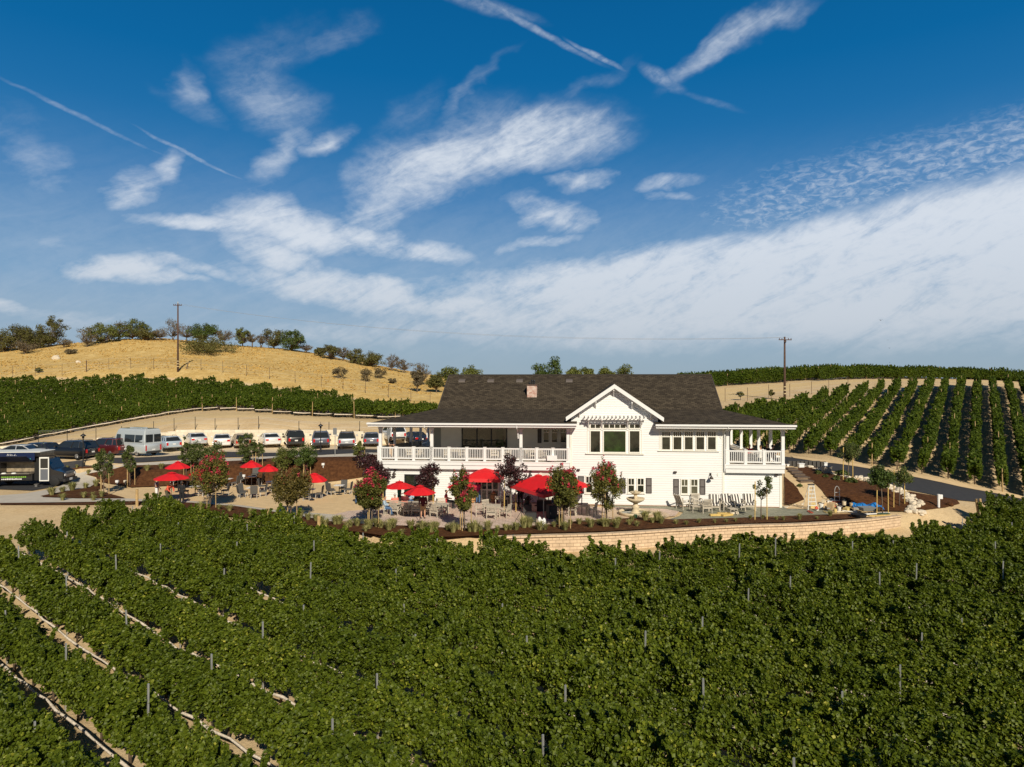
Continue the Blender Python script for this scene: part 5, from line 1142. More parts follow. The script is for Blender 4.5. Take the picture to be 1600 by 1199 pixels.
car('hatch', 50, 718, -84, CN, 'dark navy hatchback parked behind the open truck door')
car('suv', 112, 720, -76, CB, 'large black SUV parked left of the dark red car')
car('suv', 168, 713, -72, CR, 'dark red SUV parked between the black SUV and the silver van')
car('van', 215, 714, -64, CV, 'tall silver passenger van parked against the pale wall', cat='van')
car('hatch', 264, 709, -46, CL_, 'light blue hatchback parked right beside the silver van', roofrack=True)
car('sedan', 307, 704, -35, CS, 'silver car half hidden behind the saplings on the bank')
car('sedan', 345, 704, -24, CW, 'white silver sedan seen from behind between two saplings', two_tone=CS)
car('hatch', 378, 703.5, -28, CT, 'tan car hidden behind the upright conical tree')
car('sedan', 424, 703.5, -30, CW, 'white sedan with red tail lights parked left of the charcoal SUV')
car('suv', 461, 704, -24, paint('charcoal_paint', (.028,.026,.025)), 'charcoal SUV, second car to the right of the conical tree')
car('suv', 500.5, 704, -17, CG, 'slate blue SUV parked directly behind the lamp post')
car('suv', 541, 703.5, -13, CS, 'silver SUV with red tail lights right of the parking sign', two_tone=paint('brown_paint', (.10,.08,.06)))
car('hatch', 580, 701, -12, CG, 'grey blue hatchback parked left of the porch corner post')
car('suv', 621, 699, -28, CW, 'white SUV seen through the left porch posts')
car('sedan', 657, 699, -30, CN, 'dark blue car seen through the porch, nearest the house wall')

# food truck (heading right, slightly away)
ft = empty('food_truck', (0,0,0), radians(6), 'black food truck with open serving hatch and open white door', 'food truck'); p = G(90, 764); ft.location = (p.x-.2, p.y+1.0, p.z+.05)
tb = paint('truck_black', (.012,.013,.016)); navy = mat('truck_navy_panel', (.012,.022,.07), .35); wht = mat('truck_white_trim', (.75,.75,.70), .4); alu = mat('brushed_aluminium', (.38,.36,.33), .35, metal=.7)
def fb(name, m, bs, par=ft, bevel=.02):
    q = MB()
    for b_ in bs: q.box(*b_)
    return q.build(name, m, par, bevel=bevel)
# x runs back (negative) from the front bumper at 0; near side is y = 0 .. far side y = 2.3
fb('box_body', tb, [(-7.4,-1.9,.95,2.3,.5,2.95), (-7.4,-5.1,0,.95,.5,2.95), (-5.1,-2.5,0,.95,.5,1.15), (-5.1,-2.5,0,.95,2.1,2.95), (-1.95,-1.9,0,.95,.5,2.95),(-2.5,-1.95,0,.95,2.6,2.95)])
fb('roof', wht, [(-7.45,-1.85,-.03,2.33,2.952,3.02)])
fb('serving_shelf', alu, [(-5.1,-2.55,-.38,0,1.12,1.17)]); fb('serving_interior', mat('galley_steel', (.30,.24,.16), .4, var=.4, vscale=3), [(-5.1,-2.5,.90,.945,1.2,2.1)], bevel=0)
q = MB(); q.add([(-5.1,-.02,2.18),(-2.5,-.02,2.18),(-2.5,-.95,2.72),(-5.1,-.95,2.72),(-5.1,-.02,2.24),(-2.5,-.02,2.24),(-2.5,-.95,2.78),(-5.1,-.95,2.78)], [(0,1,2,3),(4,5,6,7),(0,1,5,4),(1,2,6,5),(2,3,7,6),(3,0,4,7)]); q.build('serving_hatch', navy, ft)
fb('upper_panel', navy, [(-5.3,-2.3,-.03,-.002,2.3,2.93)], bevel=0)
fb('menu_panel', navy, [(-7.3,-5.25,-.03,-.002,1.2,2.4)], bevel=0)
gfx = [mat('graphic_white', (.8,.8,.78), .5), mat('graphic_teal', (.05,.42,.42), .5), mat('graphic_green', (.22,.45,.05), .5), mat('graphic_red', (.6,.08,.04), .5)]
# a swash of white script, a teal line and a green line on the near side
q = MB(); q.tube([(-4.55,-.045,2.62),(-4.45,-.045,2.86),(-4.36,-.045,2.66),(-4.28,-.045,2.84),(-4.20,-.045,2.62),(-4.02,-.045,2.74),(-4.14,-.045,2.80),(-4.16,-.045,2.64),(-3.98,-.045,2.62),(-3.86,-.045,2.86),(-3.9,-.045,2.6),(-3.74,-.045,2.72),(-3.88,-.045,2.68),(-3.68,-.045,2.60)], .03, 5); q.build('script_lettering', gfx[0], ft)
fb('painted_line', gfx[1], [(-4.6,-2.6,-.036,-.031,2.38,2.43)], bevel=0)
q = MB(); x = -5.0
while x < -3.0: w2 = R.uniform(.07,.15); q.box(x, x+w2, -.012, -.002, .80, .80+R.uniform(.10,.15)); x += w2+.04
q.build('green_lettering', gfx[2], ft)
q = MB(); x = -5.0
while x < -3.4: w2 = R.uniform(.06,.13); q.box(x, x+w2, -.012, -.002, .62, .62+R.uniform(.08,.11)); x += w2+.035
q.build('white_lettering', gfx[0], ft)
for dx in (-4.7,-3.9): q = MB(); q.lathe([(0,.10),(.14,.08),(.2,0),(0,0)], 12, (dx,-.18,1.17)); q.build('serving_bowl', wht, ft)
fb('door_opening', mat('dark_inside', (.01,.01,.01), .9), [(-2.5,-1.95,.3,.34,.5,2.6)], bevel=0)
dr = fb('open_door', wht, [(-1.92,-1.86,-.80,0,.45,2.55)] if 0 else [(-1.92,-1.83,-.06,0,.45,2.55),(-1.21,-1.12,-.06,0,.45,2.55),(-1.83,-1.21,-.06,0,2.42,2.55),(-1.83,-1.21,-.06,0,.45,.55),(-1.83,-1.21,-.06,0,1.5,1.58)])
fb('door_window', carglass, [(-1.83,-1.21,-.035,-.02,1.58,2.42)], dr, 0); fb('door_panel', mat('grey_door_panel', (.12,.13,.15), .5), [(-1.83,-1.21,-.035,-.02,.55,1.5)], dr, 0)
q = MB(); loft(q, [[(-1.9,.05,.5),(-1.9,.05,2.3),(-1.9,2.25,2.3),(-1.9,2.25,.5)],[(-1.5,.05,.5),(-1.5,.05,2.3),(-1.5,2.25,2.3),(-1.5,2.25,.5)],[(-.95,.08,.45),(-.95,.08,1.45),(-.95,2.2,1.45),(-.95,2.2,.45)],[(-.1,.18,.4),(-.1,.18,1.2),(-.1,2.1,1.2),(-.1,2.1,.4)],[(0,.25,.45),(0,.25,1.05),(0,2.05,1.05),(0,2.05,.45)]]); q.build('cab', tb, ft)
q = MB(); q.add([(-1.46,.2,2.22),(-1.46,2.1,2.22),(-.98,2.1,1.5),(-.98,.2,1.5)], [(0,1,2,3)]); q.v = [(a+.02, b_, c_+.02) for a, b_, c_ in q.v]; q.build('windscreen', carglass, ft)
fb('grille', alu, [(.0,.03,.5,1.8,.72,1.0)]); fb('front_bumper', plast, [(-.1,.12,.15,2.15,.35,.6)]); fb('licence_plate', plate, [(.121,.13,.85,1.3,.42,.62)], bevel=0)
for y in (.35,1.95): q = MB(); q.box(.0,.04,y-.12,y+.12,.85,1.03); q.build('headlight', hl, ft)
for x, y in ((-.75,.2),(-.75,2.1),(-5.6,.15),(-5.6,2.15)): wheel(ft, x, y, .4, .28)
fb('entry_step', alu, [(-2.2,-1.9,-.35,0,.2,.26),(-2.15,-1.95,-.3,-.1,0,.2)])

# ------------------------------------------------------------------ furniture
def chair_wicker():
    r_ = empty('wicker_chair'); q = MB(); q.box(-.25,.25,-.25,.24,.36,.46); q.build('seat', wicker, r_, bevel=.02)
    q = MB(); M = Matrix.Translation((0,.22,.44)) @ Matrix.Rotation(radians(-9), 4, 'X'); q.box(-.27,.27,-.02,.04,0,.60,M); q.build('backrest', wicker, r_, bevel=.02)
    for x in (-.22,.22):
        for y in (-.21,.21): q = MB(); q.cyl((x,y,0),(x*.95,y*.95,.38),.018,.024,6); q.build('leg', mat('pale_leg', (.55,.52,.48), .5), r_)
    return r_
def chair_teak(m=greywood, cush=None, deep=False):
    r_ = empty('slatted_armchair'); q = MB(); h = .42 if not deep else .36; w_ = .29 if not deep else .34
    for i in range(6): y = -.27+i*.095; q.box(-w_,w_,y,y+.075,h-.02,h)
    q.build('seat', m, r_)
    M = Matrix.Translation((0,.27,h)) @ Matrix.Rotation(radians(-13 if not deep else -24), 4, 'X'); q = MB(); bh = .52 if not deep else .66; q.box(-w_,w_,-.015,.02,bh-.07,bh,M); q.box(-w_,w_,-.015,.02,.06,.12,M)
    for i in range(8): x = -w_+.03+i*(2*w_-.06)/7; q.box(x-.022,x+.022,-.01,.01,.12,bh-.07,M)
    q.build('backrest', m, r_)
    for s in (-1, 1): q = MB(); q.box(s*w_-.035,s*w_+.035,-.3,.3,.62,.65); q.build('armrest', m, r_)
    for x in (-w_,w_):
        for y in (-.27,.27): q = MB(); q.box(x-.025,x+.025,y-.025,y+.025,0,.62); q.build('leg', m, r_)
    q = MB()
    for y in (-.27,.27): q.box(-w_,w_,y-.012,y+.012,h-.11,h-.03)
    q.build('apron', m, r_)
    if cush:
        q = MB(); q.box(-w_+.02,w_-.02,-.28,.24,h+.003,h+.11); q.box(-w_+.02,w_-.02,.02-.12+.0,.025-.02,.08,bh+.02,M); q.build('cushion', cush, r_, bevel=.03)
    return r_
def table_sq(w_=.38, m=None):
    r_ = empty('bistro_table'); q = MB(); q.box(-w_,w_,-w_,w_,.72,.745); q.build('tabletop', m or mat('white_tabletop', (.78,.75,.70), .4), r_, bevel=.006)
    q = MB(); q.cyl((0,0,.03),(0,0,.72),.035,.035,8); q.build('column', black, r_); q = MB(); q.lathe([(0,.05),(.05,.05),(.24,.015),(.25,0),(0,0)], 16); q.build('base', black, r_); return r_
def table_teak(w_=.5):
    r_ = empty('slatted_table'); q = MB()
    for i in range(9): y = -w_+i*2*w_/9; q.box(-w_,w_,y,y+2*w_/9-.012,.70,.73)
    q.box(-w_+.04,w_-.04,-w_+.05,-w_+.08,.62,.70); q.box(-w_+.04,w_-.04,w_-.08,w_-.05,.62,.70); q.build('tabletop', greywood, r_)
    for x in (-1, 1):
        for y in (-1, 1): q = MB(); q.box(x*(w_-.07)-.03,x*(w_-.07)+.03,y*(w_-.07)-.03,y*(w_-.07)+.03,0,.62); q.build('leg', greywood, r_)
    return r_
def stripes(t, b, vec, c):
    s = t.n('ShaderNodeSeparateXYZ'); t.put(s.inputs[0], vec); f = t.m('GREATER_THAN', t.m('FRACT', t.m('MULTIPLY', t.m('ADD', s.outputs[0], 5), 5.2)), .5)
    t.put(b.inputs['Base Color'], t.mix(f, (.75,.72,.66,1), (.035,.028,.03,1)))
striped = mat('striped_cushion', (.7,.7,.7), .85, extra=stripes)
salmon = mat('salmon_cushion', (.75,.22,.15), .85); whitec = mat('white_cushion', (.78,.75,.68), .85)
protoW = chair_wicker(); protoT = chair_teak(); protoS = chair_teak(greywood, striped, True); protoP = chair_teak(greywood, salmon); protoTab = table_sq(); protoTT = table_teak()
USED = set()
def place(proto, p, rz, label, cat, group=None, s=1):
    o2 = proto if proto.name not in USED else copy_tree(proto); USED.add(proto.name)
    o2.location = (p.x, p.y, p.z+.045); o2.rotation_euler = (0,0,rz); o2.scale = (s,s,s); tag(o2, label, cat)
    if group: o2['group'] = group
    elif 'group' in o2: del o2['group']
    return o2
def setw(proto, tproto, x, y, chairs, desc, kindname, group, tr=0, rad=.72):
    """a table with chairs round it; chairs are angles (0 = viewer's right, 90 = far side, 270 = near side)"""
    c = G(x, y); place(tproto, c, tr, '%s table %s' % ('white topped square' if tproto is protoTab else 'weathered slatted', desc), 'table', 'tables '+group)
    for a in chairs:
        t_ = radians(a); q = c+Vector((cos(t_)*rad, sin(t_)*rad, 0)); q.z = gz(q.x, q.y); side = {0:'right',1:'right rear',2:'far',3:'left rear',4:'left',5:'left front',6:'near',7:'right front'}[int(((a+22.5) % 360)//45)]
        place(proto, q, t_-pi/2+R.uniform(-.2,.2), '%s, %s side of the table %s' % (kindname, side, desc), 'chair', 'chairs '+group)
WK = 'grey wicker chair'
setw(protoW, protoTab, 282, 762, (20,160), 'under the upper left umbrella', WK, 'in the granite seating area')
setw(protoW, protoTab, 305, 776, (200,340,60), 'behind the three standing people', WK, 'in the granite seating area')
setw(protoW, protoTab, 337, 776, (10,190,270), 'behind the crimson crepe myrtle', WK, 'in the granite seating area')
setw(protoW, protoTab, 355, 763, (0,170), 'at the foot of the left bank', WK, 'in the granite seating area')
setw(protoW, protoTab, 393, 759, (10,170,90), 'under the umbrella with yellow stakes', WK, 'in the granite seating area')
setw(protoW, protoTab, 394, 778, (20,165,215,300), 'in front of the yellow stakes', WK, 'in the granite seating area', rad=.8)
setw(protoW, protoTab, 424, 768, (0,60,190,300), 'left of the bronze tree', WK, 'in the granite seating area')
setw(protoW, protoTab, 484, 781, (270,0,180), 'right of the bronze tree', WK, 'in the granite seating area')
setw(protoW, protoTab, 530, 774, (180,225,80,0), 'alone below the mulch bank', WK, 'in the granite seating area')
TK = 'pale slatted armchair'
setw(protoT, protoTT, 630, 803, (200,250,290,350), 'of the seated group', TK, 'on the patio pavers', rad=.95)
setw(protoT, protoTT, 654, 803, (270,10,80), 'by the near umbrella base', TK, 'on the patio pavers', rad=.9)
setw(protoT, protoTT, 690, 806, (175,95,250), 'left of the middle crepe myrtle', TK, 'on the patio pavers', rad=.85)
setw(protoT, protoTT, 771, 808, (175,265,330,115), 'left of the leaning red canopy', TK, 'on the patio pavers', rad=.9)
setw(protoT, protoTT, 784, 794, (0,60), 'behind the tent post', TK, 'on the patio pavers')
setw(protoT, protoTT, 592, 806, (160,20), 'behind the round crepe myrtle', TK, 'on the patio pavers')
setw(protoT, protoTT, 908, 806, (200,340), 'right of the tall crepe myrtle', TK, 'on the patio pavers')
place(protoP, G(616,803), radians(190), 'slatted armchair with salmon cushion in front of the green shirted person', 'chair'); place(protoP, G(637,806), radians(150), 'slatted armchair with salmon cushion beside the seated group', 'chair')
for i, (x, y, a, pr, lab) in enumerate([(1067,797,115,protoS,'reclined slatted armchair turned right, farthest left by the white wall'),(1089,796,0,protoT,'slatted armchair with white back behind the low side table'),(1103,803,185,protoT,'slatted armchair seen from behind in the seating group on slate'),(1116,800,-12,protoS,'armchair with tall black and white striped cushion left of the downspout line'),(1137,799,0,protoS,'armchair with striped cushion, second striped one from the left'),(1154,800,8,protoS,'armchair with dark striped cushion, third striped one from the left'),(1171,799,-6,protoS,'armchair with striped cushion behind the thin young tree')]):
    place(pr, G(x, y), radians(a), lab, 'chair', 'lounge chairs on the slate terrace', 1.08)
place(protoTT, G(1087,802), 0, 'low slatted side table between the lounge chairs', 'table', None, .62); place(protoTT, G(1144,806), .2, 'low slatted table in front of the striped chairs', 'table', None, .6)
# a stack of flat stones and yellow planks lying on the slate
for i, (x, y, m_, lab) in enumerate([(1119,808,ywood,'yellow plank lying on the slate, left of the pile'),(1131,806,ywood,'yellow board lying on top of the plank pile'),(1143,805,stone,'flat tan stone slab beside the yellow planks'),(1136,808,ywood,'short yellow plank at the front of the pile')]):
    q = MB(); q.box(-.45,.45,-.14,.14,0,.12 if m_ is ywood else .16); o2 = tag(link('plank' if m_ is ywood else 'stone_slab', q.mesh('plank', m_, bevel=.01)), lab, 'plank' if m_ is ywood else 'stone'); o2.location = G(x, y)+Vector((0,0,.06)); o2.rotation_euler = (0,0,R.uniform(-.6,.6))
# umbrellas
def umbrella():
    r_ = empty('patio_umbrella'); q = MB(); n_ = 8; R0 = 1.36; z0, z1 = 2.1, 2.62; vs = [(0,0,z1)]; 
    for ring, (rr_, zz) in enumerate([(.45,2.50),(.95,2.30),(R0,z0)]):
        for k in range(n_*2):
            a = pi*k/n_; sag = 1 if k % 2 == 0 else cos(pi/n_)*1.0; vs.append((rr_*cos(a)*sag, rr_*sin(a)*sag, zz-(0 if k % 2 == 0 else .03*rr_)))
    m_ = n_*2; fs = [(0,1+k,1+(k+1) % m_) for k in range(m_)]
    for g in range(2): fs += [(1+g*m_+k, 1+(g+1)*m_+k, 1+(g+1)*m_+(k+1) % m_, 1+g*m_+(k+1) % m_) for k in range(m_)]
    q.add(vs, fs); cn = q.build('canopy', red, r_)
    q = MB(); q.add([(v_[0]*.36/.45, v_[1]*.36/.45, v_[2]+.09) for v_ in vs[1:1+m_]]+[(0,0,z1+.08)], [(m_,k,(k+1) % m_) for k in range(m_)]); q.build('vent_cap', red, cn)
    for k in range(n_): a = 2*pi*k/n_; q = MB(); q.tube([(0,0,z1-.08),(R0*.98*cos(a),R0*.98*sin(a),z0-.01)], .012, 4); q.build('rib', mat('pale_leg', (.55,.52,.48), .5), r_)
    q = MB(); q.cyl((0,0,.04),(0,0,z1+.02),.024,.022,8); q.build('pole', mat('dark_bronze_pole', (.05,.04,.035), .4), r_); q = MB(); q.ball((0,0,z1+.12), .04, 8, 6); q.build('finial', black, r_)
    q = MB(); q.lathe([(0,.10),(.05,.10),(.08,.07),(.30,.05),(.31,0),(0,0)], 18); q.build('base', black, r_); return r_
um = umbrella(); UMB = [(268,786,737,748.5,'above the three standing people',27,0,0),(278,770,720,727.5,'highest one at the foot of the mulch bank on the left',19.5,0,0),(311,767,734,739,'almost hidden behind the crimson crepe myrtle',16,0,0),(393,765,719,726.5,'over the table with yellow stakes',18,0,0),(420,772,725,734,'just right of the one with yellow stakes',17,0,0),(487,783,737,748.5,'tilted to the right of the bronze tree',20,.16,.12),
 (624,798,751,761.5,'nearer the white wall of the pair by the dark doors',25,0,0),(656,818,757,770,'nearest the camera of the pair by the dark doors',25.5,0,0),(722,800,750,760,'behind the middle crepe myrtle',24,0,0),(841,792,740.5,751,'farthest one behind the leaning red canopy',25,0,0),(812,797,747,756,'partly hidden between the purple tree and the leaning canopy',22,0,0),(899,797,748.5,760.5,'right of the tall crepe myrtle',24,0,0),(893,807,758,770,'lower one half behind the tall crepe myrtle',21,0,0)]
for i, (x, y, ty, ry, lab, hwp, tx_, ty_) in enumerate(UMB):
    p = G(x, y); s = hwp*p.y/FPX/1.36; top = CZ-(ty-600)*p.y/FPX-p.z; o2 = um if i == 0 else copy_tree(um)
    o2.location = (p.x, p.y, p.z+.05); o2.scale = (s, s, (top-.05)/2.75); o2.rotation_euler = (tx_, ty_, R.uniform(0,.7)); tag(o2, 'red patio umbrella '+lab, 'umbrella', 'red patio umbrellas')
# two square pop-up tents
def tent(p, hw, zc, zv, zt_, rz, label, tilt=0):
    r_ = empty('popup_tent', p, rz, label, 'canopy'); q = MB(); c = [(-hw,-hw),(hw,-hw),(hw,hw),(-hw,hw)]
    mid = [(a*.5, b_*.5, zc+(zt_-zc)*.60) for a, b_ in c]; q.add([(a,b_,zc) for a, b_ in c]+mid+[(0,0,zt_)], [(0,1,5,4),(1,2,6,5),(2,3,7,6),(3,0,4,7),(4,5,8),(5,6,8),(6,7,8),(7,4,8)]); q.build('tent_roof', red, r_)
    for k in range(4): a, b_ = c[k], c[(k+1) % 4]; q = MB(); q.add([(*a,zc),(*b_,zc),(*b_,zv),(*a,zv)], [(0,1,2,3)]); q.build('valance', redv, r_)
    for a, b_ in c: q = MB(); q.box(a*.98-.025,a*.98+.025,b_*.98-.025,b_*.98+.025,0,zc-.01); q.build('tent_leg', mat('tent_pole', (.32,.31,.30), .4, metal=.5), r_)
    return r_
p = G(758, 790); tent(p, 1.32, (CZ-(745-600)*p.y/FPX), (CZ-(750.5-600)*p.y/FPX), (CZ-(732-600)*p.y/FPX), -.1, 'red square pop-up tent over the bar counter by the white wall')
p = G(847, 812); p += Vector((.35,1.6,0)); tent(p, 1.75, 2.02, 1.78, 2.75, radians(38), 'red square pop-up canopy leaning over the stage gear at the patio edge').rotation_euler = (radians(4), radians(-3), radians(38))
# bar: counter, barrel, cooler
def barrel(p, label):
    r_ = empty('wine_barrel', p, 0, label, 'barrel'); q = MB(); q.lathe([(0,.0),(.26,.0),(.31,.22),(.33,.45),(.31,.68),(.26,.9),(.24,.88),(0,.88)], 20); q.build('staves', mat('oak_barrel', (.50,.27,.11), .6, var=.12, vscale=5), r_, True)
    for z, rr_ in ((.06,.282),(.25,.322),(.65,.322),(.84,.282)): q = MB(); q.cyl((0,0,z-.02),(0,0,z+.02),rr_,rr_,20); q.build('hoop', black, r_)
barrel(G(771.5,786), 'oak wine barrel with black hoops under the red tent'); barrel(G(737,787), 'oak wine barrel half hidden behind the middle crepe myrtle')
p = G(757,786); q = MB(); q.box(-1.0,1.0,-.25,.25,.98,1.04); q.box(-.95,-.9,-.2,.2,0,.98); q.box(.9,.95,-.2,.2,0,.98); q.box(-.9,.9,-.22,-.2,.3,.95); tag(link('bar_counter', q.mesh('bar_counter', mat('dark_counter', (.05,.045,.045), .6))), 'dark bar counter under the red tent', 'counter').location = p+Vector((0,.35,.05))
q = MB(); q.box(-.42,.42,-.3,.3,0,.85); q.box(-.44,.44,-.32,.32,.85,.92); tag(link('ice_chest', q.mesh('ice_chest', white, bevel=.03)), 'large white ice chest right of the oak barrel', 'cooler').location = G(786,785)+Vector((0,.2,.05))
rr2 = random.Random(3)
for i in range(6):
    q = MB(); q.lathe([(0,0),(.038,0),(.038,.18),(.015,.23),(.014,.3),(0,.3)], 10); tag(link('wine_bottle', q.mesh('wine_bottle', mat('bottle_glass', (.01,.02,.01), .1))), 'dark wine bottle standing on the bar counter', 'bottle', 'bottles on the bar').location = p+Vector((-.5+i*.24,.35,1.09))
# stage gear under the leaning canopy
def blk_box(px, py, sx, sy, sz, label, name='speaker', m=plast, rz=0):
    r_ = empty(name, G(px, py)+Vector((0,0,.05)), rz, label, name.replace('_', ' ')); q = MB(); q.box(-sx/2,sx/2,-sy/2,sy/2,0,sz); q.build('cabinet', m, r_, bevel=.015)
    q = MB(); q.box(-sx*.42,sx*.42,-sy/2-.012,-sy/2-.001,sz*.06,sz*.94); q.build('grille', mat('speaker_grille', (.03,.03,.032), .8), r_)
blk_box(829,817,.75,.5,.62,'black amplifier box on the pavers below the leaning canopy','amplifier'); blk_box(795,794,.45,.4,.85,'black loudspeaker standing behind the tent post'); blk_box(862,812,.6,.5,.9,'tall black loudspeaker in the shade of the leaning canopy',rz=.4); blk_box(875,818,.5,.4,.5,'small black case beside the tall crepe myrtle','equipment_case'); blk_box(851,800,1.1,.5,.75,'black cloth covered table under the leaning canopy','table')
r_ = empty('flower_pot', G(824,803)+Vector((0,0,.62)), 0, 'dark pot with dark plant under the leaning canopy', 'plant pot'); q = MB(); q.lathe([(0,0),(.14,0),(.2,.3),(.17,.3),(0,.27)], 14); q.build('pot', black, r_); link('foliage', leaf_mesh('foliage', np.random.default_rng(1).normal(0,.13,(260,3))+np.array([0,0,.42]), .09, lf_plum, 4), r_)
q = MB(); q.box(-.3,.3,-.3,.3,.0,.6); tag(link('plinth', q.mesh('plinth', mat('dark_counter', (.05,.045,.045), .6), bevel=.01)), 'dark plinth carrying the plant pot', 'plinth').location = G(824,803)+Vector((0,0,.05))
for i, (x, y, lab) in enumerate([(815,818,'black tripod stand with spread legs, left of the amplifier'),(806,800,'music stand behind the tripod')]):
    r_ = empty('tripod_stand', G(x, y)+Vector((0,0,.05)), .3, lab, 'stand')
    for k in range(3): a = 2*pi*k/3+.2; q = MB(); q.tube([(.5*cos(a),.5*sin(a),0),(0,0,.75)], .016, 5); q.build('leg', plast, r_)
    q = MB(); q.cyl((0,0,.7),(0,0,1.5),.014,.012,6); q.tube([(0,0,1.45),(.45,-.1,1.75)], .01, 5); q.build('pole', plast, r_)
for i, (x, y, m_) in enumerate([(843,822,white),(850,824,white),(846,826,mat('graphic_white',(.8,.8,.78),.5))]):
    q = MB(); q.lathe([(0,0),(.11,0),(.13,.28),(.1,.42),(.04,.5),(0,.5)], 12); tag(link('water_jug', q.mesh('water_jug', m_)), 'white jug at the foot of the canopy leg, %s from the left' % ORD[i], 'jug', 'white jugs by the canopy leg').location = G(x, y)+Vector((0,0,.06))
# fountain
p = G(993,806); fo = empty('fountain', p+Vector((0,0,.06)), 0, 'three tiered cast stone fountain on the round patio', 'fountain')
for nm, prof in (('basin', [(0,.02),(.95,.02),(1.0,.18),(1.08,.22),(1.14,.24),(1.18,.17),(1.12,.0),(.4,0),(0,0)]),('pedestal', [(.0,0),(.36,0),(.36,.14),(.25,.2),(.2,.42),(.27,.55),(.17,.62),(.15,.78),(.0,.78)]),('middle_bowl', [(0,.78),(.18,.78),(.36,.86),(.56,.98),(.63,1.1),(.60,1.13),(.5,1.02),(0,1.0)]),('stem', [(0,1.0),(.13,1.0),(.09,1.12),(.14,1.25),(.08,1.33),(0,1.33)]),('upper_bowl', [(0,1.32),(.12,1.33),(.3,1.45),(.40,1.53),(.37,1.55),(.2,1.47),(0,1.46)]),('finial', [(0,1.46),(.05,1.46),(.04,1.56),(.07,1.62),(.0,1.7)])):
    q = MB(); q.lathe(prof, 28); q.build(nm, ftn, fo, True)
q = MB(); q.lathe([(0,.13),(1.0,.13)], 24); q.build('water', mat('fountain_water', (.05,.07,.05), .05), fo)
w_ = []
for k in range(40): a = 2*pi*k/40; w_.append((p.x+2.3*cos(a), p.y+1.9*sin(a)))
sheet('fountain_circle', w_, mat('tan_circle_pavers', (.56,.43,.30), .9, var=.12, vscale=3, bump=.006), .075, world=True, step=.8)
q = MB(); q.lathe([(.0,0),(.12,0),(.14,.2),(.1,.24),(0,.24)], 10); o2 = tag(link('green_plant_pot', q.mesh('green_plant_pot', mat('graphic_dark_green', (.02,.09,.05), .5))), 'small green pot in front of the fountain basin', 'pot'); o2.location = G(993,812)+Vector((0,0,.07))
# ladder, hand truck, tarp, junk pile
r_ = empty('step_ladder', G(1269,799)+Vector((0,0,.08)), .12, 'white step ladder standing at the foot of the hill path', 'ladder'); lt = 1.75
for s in (-1, 1):
    q = MB(); q.tube([(s*.33,-.05,0),(s*.18,.12,lt)], .033, 5); q.build('rail', wht, r_); q = MB(); q.tube([(s*.30,.75,0),(s*.17,.16,lt)], .022, 5); q.build('rear_leg', wht, r_)
for k in range(6): z = .28+k*.27; f_ = z/lt; q = MB(); q.box(-.33+.15*f_,.33-.15*f_,-.08+.17*f_,.04+.17*f_,z,z+.035); q.build('rung', wht, r_)
q = MB(); q.box(-.22,.22,.03,.25,lt,lt+.05); q.build('top_cap', black, r_)
r_ = empty('hand_truck', G(1308,792)+Vector((0,0,.1)), .2, 'grey hand truck standing upright behind the junk pile', 'hand truck')
q = MB(); q.tube([(-.2,0,0),(-.2,0,1.1),(-.12,.02,1.3),(0,.03,1.38),(.12,.02,1.3),(.2,0,1.1),(.2,0,0)], .025, 6); q.build('frame', steel, r_); q = MB()
for z in (.3,.6,.9): q.box(-.2,.2,-.015,.015,z,z+.04)
q.build('crossbar', steel, r_)
for s in (-1,1): q = MB(); q.tube([(s*.26-.03,.08,.13),(s*.26+.03,.08,.13)], .13, 12); q.build('wheel', tyre, r_)
r_ = empty('tarp_covered_table', G(1352,799)+Vector((0,0,.06)), -.08, 'work table under a bright blue tarp beside the junk pile', 'table')
for x in (-.8,.8):
    for y in (-.3,.3): q = MB(); q.cyl((x,y,0),(x,y,.42),.03,.03,6); q.build('leg', steel, r_)
vs = []; nxg, nyg = 18, 8; rr3 = random.Random(9)
for j in range(nyg+1):
    for i in range(nxg+1):
        u, v_ = i/nxg*2-1, j/nyg*2-1; z = .46+.10*sin(i*.9)*cos(j*1.1)+rr3.uniform(-.02,.02)-.16*max(0,abs(v_)-.6)/.4-.12*max(0,abs(u)-.75)/.25+.14*math.exp(-((u-.1)**2)*20)*(-1); vs.append((u*1.0+rr3.uniform(-.03,.03), v_*.55+rr3.uniform(-.03,.03)-.1, z))
q = MB(); q.add(vs, [(j*(nxg+1)+i, j*(nxg+1)+i+1, (j+1)*(nxg+1)+i+1, (j+1)*(nxg+1)+i) for j in range(nyg) for i in range(nxg)]); q.build('tarp', mat('blue_tarp', (.01,.17,.50), .45), r_)
JC = [('white',(.75,.73,.68)),('orange red',(.65,.12,.06)),('grey',(.3,.3,.3)),('tan',(.5,.36,.2)),('black',(.02,.02,.02)),('pale yellow',(.65,.5,.2)),('brown',(.2,.12,.07)),('cream',(.7,.6,.42))]
